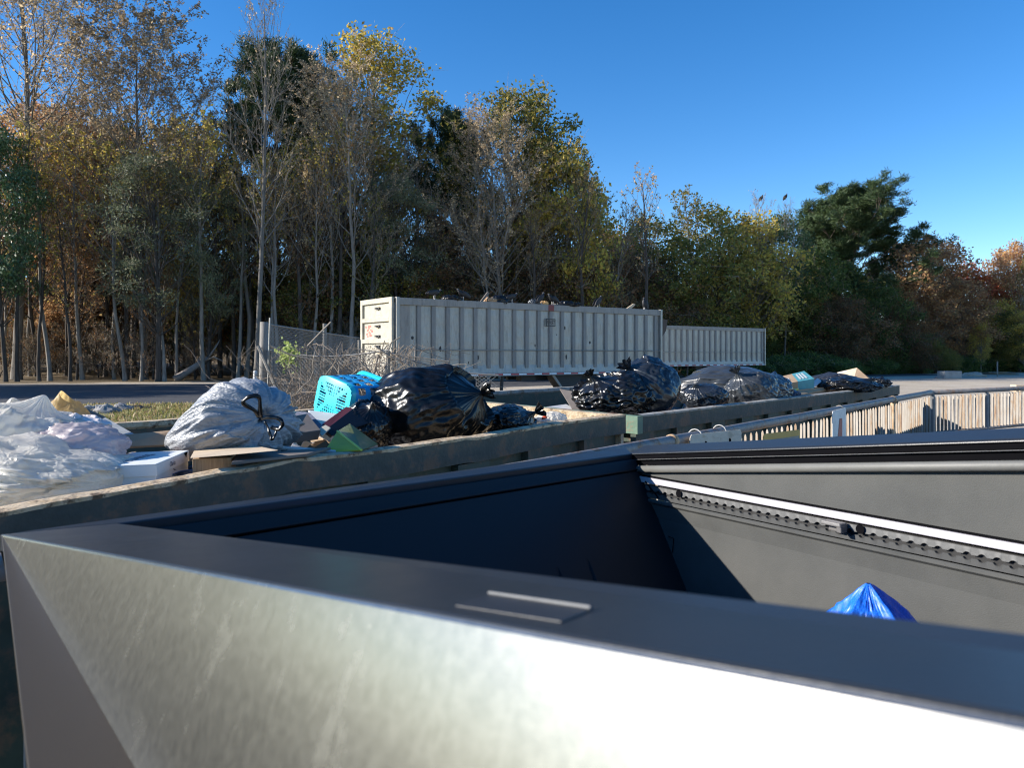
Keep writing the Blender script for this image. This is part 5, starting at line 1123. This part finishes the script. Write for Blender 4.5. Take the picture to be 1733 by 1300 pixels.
def poplar(seed, H, base, spread, nb, nsub, ntw, lpt, lsize, mw, ml, wob=.02, r0=None, ang0=.62, top_bias=0., bare_low=.0):
    """straight stem, long ascending limbs, fine twigs and a thin scatter of leaves"""
    g = np.random.default_rng(seed); W = Wood(); T = Wood(); leaves = []
    r0 = r0 or H*.0085
    tr_, _ = bend([0,0,-.3], [0,0,1], H, 16, g, wob, .12); rr = r0*(1-np.linspace(0,1,17))**.75+.015; rr[0] *= 1.35
    W.tube(tr_, rr, 9); gaz = g.uniform(0, 6.28)
    for i in range(nb):
        k = base+(.97-base)*((i+.5)/nb)**.85; gaz += 2.4+g.normal()*.35
        p, td = at_poly(tr_, k); u = (k-base)/(1-base)
        Lb = spread*(1.15-.75*u)*(.55+.9*min(1, u*3+.25))*g.uniform(.7,1.15)
        ang = ang0*(1-.35*u)*g.uniform(.8,1.25)
        bp_, bd = bend(p, dirs_around(td, ang, gaz), Lb, 7, g, .07, .05)
        rb = max(.018, r0*(1-k)**.75*.42); W.tube(bp_, np.linspace(rb, .012, 8), 5)
        for j in range(nsub):
            kk = .22+.76*(j+g.uniform())/nsub; q, sd_ = at_poly(bp_, kk); Ls = Lb*.42*(1.1-kk*.6)*g.uniform(.6,1.2)
            sp_, e_ = bend(q, dirs_around(sd_, g.uniform(.45,.8), g.uniform(0,6.28)), Ls, 4, g, .10, .06); T.tube(sp_, np.linspace(rb*.36, .008, 5), 3)
            for m_ in range(ntw):
                k3 = .2+.8*(m_+g.uniform())/ntw; q3, d3 = at_poly(sp_, k3); L3 = max(.25, Ls*.4)*g.uniform(.5,1.1)
                tp_, _ = bend(q3, dirs_around(d3, g.uniform(.4,.8), g.uniform(0,6.28)), L3, 2, g, .12, .05); T.tube(tp_, [.010,.008,.005], 3)
                pr = lpt*(.35+.65*(kk if top_bias == 0 else (1-top_bias)*kk+top_bias*u*1.4))*(1 if u > bare_low else .15)
                nl = g.poisson(pr)
                for _ in range(nl): leaves.append(at_poly(tp_, g.uniform(.3,1))[0]+g.normal(size=3)*.09)
    lv = np.array(leaves); v, f = leaf_quads(lv, lsize, g)
    return W.mesh('trunk', mw), crown(T, v, f, ml, mw)
def clumpy(seed, H, base, rx, ncl, lpc, lsize, cr, mw, ml, r0=None, shape='oval', flat=.7, asp=.6, lean=0, stems=1):
    """trunk and limbs to clumps of leaves spread through an uneven crown"""
    g = np.random.default_rng(seed); W = Wood(); T = Wood(); cs = []
    r0 = r0 or H*.011; trs = []
    for s_ in range(stems):
        tr_, _ = bend([g.normal()*.25*(stems > 1), g.normal()*.25*(stems > 1), -.3], [lean+g.normal()*.16*(stems > 1), g.normal()*.12*(stems > 1), 1], H*.93, 12, g, .03, .1); rr = r0*(1-np.linspace(0,1,13))**.7+.02; rr[0] *= 1.3; W.tube(tr_, rr/(stems**.4), 8); trs.append(tr_)
    tries = 0
    while len(cs) < ncl and tries < 9000:
        tries += 1; z = g.uniform(base, 1); u = (z-base)/(1-base)
        prof = {'oval': math.sin(math.pi*min(.97, u*.85+.12))**.6, 'cone': (1-u)*.95+.08, 'umbrella': .35+.65*math.sin(math.pi*min(.95, .2+u*.75)) if u > .2 else .5, 'column': .8-.3*u}[shape]
        a = g.uniform(0, 6.28); lump = 1+.28*math.sin(3*a+seed)+.18*math.sin(5*a+z*9+seed)
        r = rx*prof*lump*math.sqrt(g.uniform(.12,1)); c = np.array([r*math.cos(a), r*math.sin(a), z*H])
        if all(np.linalg.norm(c-o) > cr*.8 for o in cs): cs.append(c)
    lv = []
    for c in cs:
        tr_ = trs[g.integers(len(trs))]; k = max(base*.7, min(.98, c[2]/H-.10-.25*np.linalg.norm(c[:2])/max(rx,1)*.5)); p, d = at_poly(tr_, k)
        c = c+np.array([tr_[-1][0],tr_[-1][1],0])*c[2]/H
        mid = (p+c)/2+g.normal(size=3)*.25+np.array([0,0,-.15]); W.tube(np.array([p, (p+mid)/2+g.normal(size=3)*.08, mid, (mid+c)/2+g.normal(size=3)*.1, c]), np.linspace(max(.02, r0*.3*(1-k*.6)), .012, 5), 5)
        n = int(lpc*g.uniform(.6,1.35)); s_ = cr*g.uniform(.75,1.2)
        pts = g.normal(size=(n,3)); pts /= np.linalg.norm(pts, axis=1, keepdims=True); pts *= (g.uniform(.15,1,n)**.5)[:,None]*s_; pts[:,2] *= flat
        pts += g.normal(size=(n,3))*s_*.22; lv.append(c+pts)
        for _ in range(5):
            e_ = c+g.normal(size=3)*s_*.7; T.tube(np.array([c, (c+e_)/2+g.normal(size=3)*.06, e_]), [.014,.010,.006], 3)
    v, f = leaf_quads(np.concatenate(lv), lsize, g, asp=asp)
    return W.mesh('trunk', mw), crown(T, v, f, ml, mw)
def pine(seed, H, base, rx, nb, tuft, mw, ml, top=.0, r0=None, npt=70, fl=1.0, gap=.0):
    """bare stem, spreading limbs and rounded pads of needles"""
    g = np.random.default_rng(seed); W = Wood(); T = Wood(); cen = []; r0 = r0 or H*.012
    tr_, _ = bend([0,0,-.3], [0,0,1], H*.95, 12, g, .03, .08); rr = r0*(1-np.linspace(0,1,13))**.6+.03; W.tube(tr_, rr, 9); ga = 0
    for i in range(nb):
        u = (i+.5)/nb; k = base+(.98-base)*u; ga += 2.4+g.normal()*.5; p, d = at_poly(tr_, k)
        Lb = rx*(.45+.75*math.sin(math.pi*min(.93, .18+u*.72)))*g.uniform(.55,1.15)*(1 if u < .8 else .75)
        if g.uniform() < gap*(1-u): continue
        bp_, bd = bend(p, dirs_around(np.array([0,0,1.]), 1.25-.75*u+g.normal()*.12, ga), Lb, 6, g, .12, .03); W.tube(bp_, np.linspace(r0*.30*(1-.5*u), .02, 7), 5)
        for j in range(7):
            kk = .35+.65*(j+g.uniform())/7; q, sd_ = at_poly(bp_, kk); sp_, _ = bend(q, dirs_around(sd_, .8, g.uniform(0,6.28))+np.array([0,0,.35]), Lb*.25*g.uniform(.6,1.3), 3, g, .1, .05); T.tube(sp_, [.03,.022,.016,.01], 3)
            for m_ in range(4): cen.append(at_poly(sp_, .45+.55*g.uniform())[0]+g.normal(size=3)*tuft*.35)
    cen = np.array(cen); n = len(cen); c = np.repeat(cen, npt, 0); m_ = len(c)
    d = g.normal(size=(m_,3)); d[:,2] = np.abs(d[:,2])*1.1*fl+.15; d /= np.linalg.norm(d, axis=1, keepdims=True); L = tuft*g.uniform(.5,1.1,m_)[:,None]
    off = g.normal(size=(m_,3))*tuft*.34; off[:,2] *= .9
    b = np.cross(d, g.normal(size=(m_,3))); b /= (np.linalg.norm(b, axis=1, keepdims=True)+1e-9); w_ = tuft*.06; a0 = c+off
    v = np.stack([a0-b*w_*.5, a0+d*L*.5-b*w_, a0+d*L, a0+d*L*.5+b*w_], 1).reshape(-1,3)
    return W.mesh('trunk', mw), crown(T, v, np.arange(m_*4).reshape(-1,4), ml, mw)
def bark(name, cols): return surf(name, cols, scale=3, rough=.9, bump=.5, bscale=12, stretch=(3,3,.5), spec=.2)
B_pale = bark('poplar_bark', [(.15,.135,.115), (.23,.21,.18), (.29,.27,.24)]); B_twig = bark('twig_bark', [(.22,.185,.145), (.30,.26,.205), (.36,.31,.25)]); B_mid = bark('mid_bark', [(.10,.09,.08), (.165,.15,.13), (.22,.20,.175)]); B_grey = bark('grey_bark', [(.15,.135,.115), (.23,.205,.175), (.28,.255,.22)]); B_dark = bark('dark_bark', [(.045,.039,.033), (.078,.066,.056), (.11,.093,.08)]); B_pine = bark('pine_bark', [(.10,.075,.06), (.16,.12,.10)])
L_tan = leafmat('tan_leaf', [(.350,.224,.098), (.462,.308,.126), (.280,.168,.084), (.532,.378,.168), (.224,.182,.070)], .5)
L_brown = leafmat('brown_leaf', [(.182,.112,.056), (.266,.168,.077), (.140,.098,.049), (.336,.210,.084)], .48)
L_yel = leafmat('yellow_leaf', [(.476,.350,.063), (.364,.308,.070), (.560,.420,.098), (.238,.238,.063), (.308,.210,.070)], .52)
L_olive = leafmat('olive_leaf', [(.119,.133,.034), (.168,.161,.039), (.224,.182,.049), (.091,.105,.028), (.280,.210,.056)], .5)
L_green = leafmat('green_leaf', [(.077,.119,.034), (.105,.154,.042), (.056,.091,.028), (.154,.182,.049)], .5)
L_mag = leafmat('dark_glossy_leaf', [(.031,.059,.025), (.042,.077,.031), (.056,.091,.042)], .15, .35)
L_oran = leafmat('orange_leaf', [(.38,.205,.09), (.44,.26,.115), (.30,.155,.075), (.38,.27,.12), (.24,.14,.08)], .52)
L_red = leafmat('red_leaf', [(.462,.126,.070), (.560,.182,.098), (.364,.112,.056), (.504,.252,.084)], .52)
L_pine = leafmat('pine_needle', [(.036,.063,.024), (.050,.081,.031), (.070,.098,.036), (.028,.048,.020)], .2, .5)
L_cedar = leafmat('feathery_needle', [(.115,.135,.075), (.15,.165,.09), (.085,.105,.06), (.18,.18,.10)], .3)
L_rust = leafmat('rust_brown_leaf', [(.168,.091,.049), (.238,.126,.056), (.112,.077,.042), (.140,.119,.049)], .48)
L_thin = leafmat('thin_tan_leaf', [(.32,.235,.14), (.40,.31,.19), (.25,.18,.11), (.46,.36,.22), (.22,.18,.11)], .55)
PR = {
 'pop_a': poplar(1, 30, .28, 10.0, 54, 9, 7, 6.0, .20, B_mid, L_thin, ang0=.72),
 'pop_b': poplar(2, 30, .30, 10.0, 58, 9, 7, 8.0, .20, B_mid, L_thin, top_bias=.5, ang0=.74),
 'pop_c': poplar(3, 30, .30, 6.0, 40, 7, 6, .5, .22, B_mid, L_thin, ang0=.7),
 'pop_d': poplar(4, 28, .22, 9.0, 62, 9, 7, 6.5, .19, B_pale, L_thin, ang0=.80),
 'leafy_a': clumpy(11, 27, .42, 4.6, 120, 120, .30, 1.05, B_grey, L_yel, flat=.8),
 'leafy_b': clumpy(12, 22, .40, 4.4, 110, 120, .28, 1.0, B_grey, L_olive, flat=.8),
 'pine_a': pine(21, 26, .42, 5.6, 50, .60, B_pine, L_pine),
 'pine_big': pine(22, 24, .34, 7.4, 78, .62, B_pine, L_pine, gap=.12),
 'cedar': clumpy(31, 17, .34, 4.2, 64, 190, .26, 1.0, B_dark, L_cedar, flat=.45, asp=.25, shape='oval'),
 'magn': clumpy(32, 15, .36, 3.6, 58, 230, .24, .95, B_dark, L_mag, shape='oval'),
 'olive': clumpy(41, 13, .14, 4.2, 130, 130, .25, .95, B_dark, L_olive, stems=2),
 'green': clumpy(42, 11, .12, 4.0, 120, 130, .25, .95, B_dark, L_green, stems=2),
 'orange': clumpy(43, 15, .22, 4.2, 120, 120, .28, 1.0, B_grey, L_oran),
 'red': clumpy(44, 12, .22, 3.8, 100, 120, .28, 1.0, B_grey, L_red),
 'brown': clumpy(45, 10, .10, 3.8, 110, 120, .22, .95, B_dark, L_rust, stems=3),
 'slim': poplar(51, 17, .34, 3.0, 26, 5, 4, 1.2, .22, B_dark, L_olive, wob=.05, r0=.15),
 'slim_b': poplar(52, 15, .40, 2.8, 22, 5, 4, .8, .22, B_grey, L_brown, wob=.07, r0=.12),
 'slim_c': poplar(53, 20, .45, 3.4, 24, 5, 4, 1.6, .22, B_dark, L_tan, wob=.03, r0=.22),
 'slim_d': poplar(55, 20, .45, 4.0, 26, 6, 5, 2.6, .24, B_pale, L_yel, wob=.03, r0=.17),
 'airy_o': poplar(56, 17, .24, 5.2, 40, 7, 6, 4.2, .21, B_dark, L_oran, wob=.05, ang0=.75),
 'airy_y': poplar(57, 17, .24, 5.2, 40, 7, 6, 4.2, .21, B_dark, L_yel, wob=.05, ang0=.75),
 'gappy': poplar(54, 20, .22, 4.4, 36, 7, 6, 2.2, .25, B_pale, L_olive, wob=.05, ang0=.7),
 'yellow': clumpy(46, 13, .25, 3.6, 100, 110, .26, .95, B_grey, L_yel),
 'bush': clumpy(61, 2.6, .02, 2.4, 80, 150, .16, .55, B_dark, L_green, stems=4, flat=.8),
 'brush': poplar(62, 5, .05, 2.6, 34, 6, 5, 1.2, .14, B_dark, L_rust, wob=.14, r0=.05, ang0=.9),
}
NM = {'pop': 'bare_poplar', 'lea': 'leafy_tree', 'pin': 'pine_tree', 'ced': 'feathery_evergreen', 'mag': 'broadleaf_evergreen', 'oli': 'olive_tree_clump', 'gre': 'green_tree', 'ora': 'orange_tree', 'red': 'red_tree', 'bro': 'brown_thicket', 'sli': 'slender_tree', 'gap': 'slender_leafy_tree', 'yel': 'yellow_tree', 'air': 'airy_autumn_tree', 'bus': 'shrub', 'bru': 'brush'}
PH = {k: float(max(np.array([v.co.z for v in PR[k][1].vertices]).max(), np.array([v.co.z for v in PR[k][0].vertices]).max())) for k in PR}
rt = random.Random(77)
def gz_at(x, y): return GZ + (0 if y-.42*x < 72 else min(3.0, (y-.42*x-72)*.05))
def tree(kind, px, d, ytop=None, H=None, label=None, cat='tree', group=None, rot=None, wide=1.0):
    x = (px-866.5)/F_*d; z0 = gz_at(x, d)
    if H is None: H = EYE-(ytop-600)/F_*d-z0
    s_ = H/PH[kind]; nm = NM[kind[:3]]
    R = root(nm, Vector((x, d, z0)), label, cat, group, rz=rot if rot is not None else rt.uniform(0, 6.28)); R.scale = (s_*wide, s_*wide, s_)
    for me, n_ in zip(PR[kind], ('trunk', 'crown')):
        o = bpy.data.objects.new(n_, me); COL.objects.link(o); o.parent = R
    return R
# the ones one can tell apart
for a in [
 ('pop_a', 28, 57, -190, 'tall nearly bare poplar with dark leaves at the left edge', 1.2), ('pop_b', 243, 58, -20, 'tall tan-leaved bare poplar, second from the left', 1.25), ('pop_c', 433, 52, -60, 'thin pale-stemmed bare poplar before the tall left pine', .8),
 ('pine_a', 452, 66, 62, 'tall dark pine behind the thin pale-stemmed poplar', 1.0), ('pine_a', 512, 70, 128, 'dark pine half hidden left of the yellow-topped tree', .6), ('leafy_a', 640, 66, 24, 'broad yellow-green topped tree, highest in the middle of the wood', 1.12), ('pop_d', 588, 60, 60, 'dense-twigged bare poplar before the yellow-green topped tree', 1.15),
 ('pop_d', 848, 60, 150, 'white-stemmed twiggy poplar above the middle of the nearer trailer', 1.2), ('leafy_b', 860, 66, 128, 'tan and olive tree behind the white-stemmed twiggy poplar', 1.05), ('pine_a', 768, 68, 178, 'dark pine at the gap left of the white-stemmed poplar', .75), ('leafy_b', 928, 66, 196, 'olive rounded tree right of the white-stemmed poplar', .8),
 ('yellow', 968, 63, 228, 'yellow-green bushy tree beside the slender gappy tree', .8), ('gappy', 1003, 62, 232, 'slender gappy tree with sky showing through its crown', 1.0),
 ('olive', 1110, 70, 352, 'dull olive tree above the right end of the nearer trailer', 1.0), ('gappy', 1180, 74, 312, 'twiggy pale-topped tree above the farther trailer', 1.15), ('olive', 1195, 72, 335, 'dense olive tree under the twiggy pale top', 1.1), ('yellow', 1265, 73, 345, 'yellowish tree left of the vine-hung tree with birds', 1.1), ('pop_c', 1285, 74, 318, 'grey dead-topped tree with a bird left of the sky gap', .9), ('pop_c', 1327, 74, 330, 'thin dead-topped stem rising from the vine-hung tree', .7), ('magn', 1315, 76, 352, 'dark vine-hung tree at the sky gap', .75),
 ('pine_big', 1452, 82, 297, 'great spreading pine towering over the right of the wood', 1.32), ('pine_a', 1372, 86, 345, 'thin side pine left of the great spreading pine', .55), ('green', 1372, 78, 412, 'round bright green tree left below the great pine', 1.0), ('orange', 1545, 84, 392, 'orange-brown tree right of the great spreading pine', 1.25), ('orange', 1592, 88, 402, 'golden topped orange tree farther right of the pine', 1.05), ('red', 1650, 90, 432, 'reddish tree between the orange ones', 1.2), ('orange', 1705, 88, 402, 'tall orange-tan tree near the right edge', .8), ('orange', 1745, 86, 420, 'orange tree cut by the right edge', 1.1), ('gappy', 1725, 84, 430, 'thin twiggy tree before the right orange trees', .8),
 ('cedar', 268, 54, 235, 'feathery grey-green evergreen below the tan-leaved poplar', 1.1), ('cedar', 352, 57, 285, 'second feathery evergreen left of the thin pale-stemmed poplar', .85), ('magn', 10, 53, 200, 'dark glossy broadleaf evergreen at the left edge', .72), 
 ('orange', 150, 66, 165, 'orange-leaved tree behind the two left poplars', .95), ('orange', 205, 70, 190, 'amber tree glowing behind the tan-leaved poplar', .9), ('yellow', 320, 66, 170, 'golden tree right behind the tan-leaved poplar', .9), ('orange', 90, 70, 150, 'orange-brown tree behind the edge poplar', .9), ('leafy_b', 700, 70, 250, 'olive tree filling the gap right of the yellow-topped tree', .8), ('cedar', 680, 60, 262, 'dark feathery evergreen right under the yellow-topped tree', .9), ('brown', 545, 60, 300, 'brown twiggy tree between the pale poplar and the dense-twigged one', .7),
 ('green', 1480, 76, 470, 'green mid-height tree under the great pine', 1.0), ('orange', 1510, 80, 455, 'orange-tan tree leaning out under the right side of the great pine', 1.1), ('orange', 1622, 82, 470, 'orange tree low in front of the reddish tree', 1.2), ('yellow', 1690, 84, 500, 'low tan-yellow tree near the right edge', 1.2), ('yellow', 1735, 80, 520, 'yellow-tan tree cut by the right edge', 1.1), ('green', 1570, 78, 560, 'dark green low tree right of the great pine', 1.0), ('yellow', 1660, 80, 540, 'yellow-green sapling group near the right edge', .7), ('olive', 1330, 76, 450, 'olive tree below the vine-hung tree', 1.0), ('brown', 1430, 74, 500, 'rust-brown thicket left below the great pine', 1.1), ('brown', 1530, 76, 505, 'rust-brown thicket right below the great pine', 1.1)]:
    tree(a[0], a[1], a[2], a[3], label=a[4], wide=a[5])
# slender dark stems at the front of the wood
lab_s = {'slim': 'slender dark-stemmed tree at the shaded front of the wood', 'slim_b': 'thin grey-stemmed sapling with few brown leaves in the wood', 'slim_c': 'straight dark trunk with sparse tan top in the wood'}
px = -30
i = 0
while px < 1120:
    k = ('slim', 'slim_c', 'slim_b')[i % 3]; d = rt.uniform(53, 68)+(px/1733)*4
    tree(k, px, d, ytop=rt.uniform(150, 330)+max(0, px-550)*.22, label=lab_s[k], group='slender trees along the front of the wood'); px += rt.uniform(10, 26)*(1 if px < 620 else 2.0); i += 1
for i, (px, d) in enumerate([(85,55),(140,57),(212,55),(278,54),(345,56),(402,57),(460,56),(515,58),(560,57)]):
    tree('slim_d', px, d, ytop=rt.uniform(120, 260), label='pale-barked slender tree standing forward in the left of the wood', group='pale slender trees in the left of the wood')
for i, (k, px, d, yt) in enumerate([('airy_o', 62, 60, 175), ('airy_y', 112, 61, 200), ('airy_o', 178, 61, 215), ('airy_o', 225, 60, 270), ('airy_y', 300, 61, 190), ('airy_y', 372, 62, 260), ('airy_o', 405, 61, 320), ('airy_y', 505, 62, 240), ('airy_o', 545, 61, 350), ('airy_o', 130, 57, 400), ('airy_y', 330, 58, 430), ('airy_o', 260, 58, 420), ('airy_y', 660, 63, 330), ('airy_o', 735, 64, 330), ('airy_y', 800, 64, 300), ('airy_o', 905, 65, 320), ('airy_o', 1060, 67, 390)]):
    tree(k, px, d, yt, label={'airy_o': 'airy orange-leaved tree among the trunks of the wood', 'airy_y': 'airy yellow-leaved tree among the trunks of the wood'}[k], group='airy autumn trees among the trunks')
# understorey
lab_u = {'olive': 'olive understorey tree deep in the wood', 'green': 'green understorey tree deep in the wood', 'brown': 'brown understorey thicket in the wood', 'yellow': 'yellow-leaved understorey tree in the wood', 'orange': 'orange understorey tree deep in the wood', 'magn': 'dark evergreen understorey tree in the wood'}
for i in range(24):
    px = -60+i*50+rt.uniform(-12, 12); k = rt.choice(['olive','yellow','olive','brown','yellow','orange','slim_b','orange']); d = rt.uniform(62, 76)
    if k == 'slim_b': k = 'brown'
    tree(k, px, d, ytop=rt.uniform(350, 500), label=lab_u[k], group='understorey trees in the wood', wide=1.2)
for i in range(20):
    px = 560+i*27+rt.uniform(-10, 10); k = rt.choice(['brown','brown','olive','yellow']); d = rt.uniform(60, 70)+max(0, px-1000)*.008
    tree(k, px, d, ytop=rt.uniform(395, 470), label=lab_u[k], group='understorey trees in the wood', wide=1.15)
for i in range(24):
    px = 1090+i*29+rt.uniform(-10, 10); k = rt.choice(['brown','olive','green','olive','brown']); d = rt.uniform(74, 90)
    tree(k, px, d, ytop=rt.uniform(430, 560) if px < 1450 else rt.uniform(520, 590), label=lab_u[k], group='understorey trees in the wood', wide=1.25)
# shrubs along the foot of the wood
for i, (px, d, yt) in enumerate([(1305,66,612),(1330,68,606),(1362,70,600),(1395,72,604),(1420,70,612),(1468,74,610),(1500,75,615),(1530,77,606),(1560,79,610),(1600,80,604),(1635,82,606),(1670,84,604),(1705,84,600),(1740,84,598),(1275,64,610),(1240,64,605),(1200,62,610)]):
    tree('bush', px, d, yt-8, label='low green shrub at the foot of the right side of the wood', cat='shrub', group='shrubs at the foot of the wood', wide=1.6)
for i in range(58):
    px = -20+i*23+rt.uniform(-9, 9); d = rt.uniform(56, 63)+max(0, px-600)*.013
    tree('brush', px, d, H=rt.uniform(2.2, 5.2), label='tangled brown brush at the foot of the wood', cat='brush', group='brush at the foot of the wood', wide=1.1)
# trees beyond the left edge whose shade lies over the road
for i, (x, y, k, H) in enumerate([(-44,44,'magn',16),(-48,37,'olive',17),(-56,40,'cedar',18),(-60,33,'leafy_b',21),(-70,36,'leafy_b',22),(-56,29.5,'olive',16),(-78,31,'leafy_b',23)]):
    R = tree(k, 0, 50, H=H, label='roadside tree left of the photographed wood', group='trees along the left of the road'); R.location = Vector((x, y, GZ))
# deep wood: one mass of foliage far behind
g = np.random.default_rng(5); n = 60000
t = g.uniform(0, 1, n); x = -75+t*190; y = 100+.36*(x+40)+g.uniform(0, 22, n); hmax = 9+3*np.sin(x*.13)+2*np.sin(x*.41+1)-np.clip((x-10)*.05, 0, 4); z = GZ+1+g.uniform(0, 1, n)**1.1*hmax
v, f = leaf_quads(np.stack([x, y, z], 1), .85, g)
L_deep = leafmat('deep_wood_leaf', [(.25,.24,.06), (.34,.29,.08), (.18,.18,.05), (.42,.29,.09), (.28,.16,.06)], .5)
o = bpy.data.objects.new('distant_wood', quads('distant_wood', v, f, L_deep)); COL.objects.link(o); tag(o, 'olive and amber depth of the wood behind the front trees', kind='stuff')
# birds high in the grey dead-topped tree
for px, y, lab in ((1289, 336, 'tiny dark bird perched left in the grey dead-topped tree'), (1330, 334, 'tiny dark bird perched right in the vine-hung tree')):
    b_ = bird(P(px, y+4, 74), Vector((1,0,0)), .5, lab, sc=1.0); b_['group'] = 'birds in the tree tops'
# grass verge between the road and the nearest container
g = np.random.default_rng(8); n = 52000
x = g.uniform(-26, -3.2, n); y = g.uniform(12, 30, n); edge = np.interp(x, [-40,-14,-7,-4.5,6], [26.6,29,30.4,38,48]); ok = (y < edge-.15*np.abs(g.normal(size=n)))
nz = np.array([mn.noise(Vector((a*.5, b*.5, 3))) for a, b in zip(x, y)]); ok &= nz > -.32+.5*(g.uniform(size=n)-.5)
x, y = x[ok], y[ok]; n = len(x); h = .05+.10*g.uniform(0,1,n)**2; a = g.uniform(0, 6.28, n); w_ = .02+.015*g.uniform(0,1,n); lx, ly = g.normal(size=n)*.05, g.normal(size=n)*.05
b0 = np.stack([x, y, np.full(n, GZ)], 1); wv2 = np.stack([np.cos(a)*w_, np.sin(a)*w_, np.zeros(n)], 1); tp = b0+np.stack([lx, ly, h], 1)
v = np.stack([b0-wv2, b0+wv2, tp+wv2*.15, tp-wv2*.15], 1).reshape(-1,3)
L_grass = leafmat('verge_grass', [(.19,.18,.055), (.25,.21,.08), (.15,.155,.045), (.30,.24,.12), (.22,.15,.08)], .3)
o = bpy.data.objects.new('grass', quads('grass', v, np.arange(n*4).reshape(-1,4), L_grass)); COL.objects.link(o); tag(o, 'short green and tan grass verge beside the road', kind='stuff')
g2 = MB(); g2.add([(-60,10,GZ+.004),(-3.6,10,GZ+.004),(-3.2,30,GZ+.004),(-7,30.6,GZ+.004),(-14,29.2,GZ+.004),(-40,26.8,GZ+.004),(-60,26.3,GZ+.004)], [(0,1,2,3,4,5,6)])
tag(g2.build('verge_soil', surf('verge_soil', [(.12,.09,.05), (.17,.15,.06), (.13,.14,.045)], scale=1.2, rough=.95, bump=.5), loc=(0,0,0)), 'brown soil of the grass verge', kind='structure')
# dry straw-coloured grass under the chain-link corner
n = 5000; x = g.uniform(-4.7, -.2, n); y = 13.0+g.uniform(-.5, 1.6, n)+.25*np.abs(x+4.5); h = .25+.55*g.uniform(0,1,n); a = g.uniform(0, 6.28, n); w_ = .008+.008*g.uniform(0,1,n)
b0 = np.stack([x, y, np.full(n, GZ)], 1); wv2 = np.stack([np.cos(a)*w_, np.sin(a)*w_, np.zeros(n)], 1); tp = b0+np.stack([g.normal(size=n)*.18, g.normal(size=n)*.18, h], 1)
v = np.stack([b0-wv2, b0+wv2, tp+wv2*.15, tp-wv2*.15], 1).reshape(-1,3)
o = bpy.data.objects.new('dry_grass', quads('dry_grass', v, np.arange(n*4).reshape(-1,4), leafmat('straw', [(.36,.29,.17), (.28,.22,.13), (.42,.36,.24)], .3))); COL.objects.link(o); tag(o, 'dry straw-coloured grass under the chain-link fence', kind='stuff')
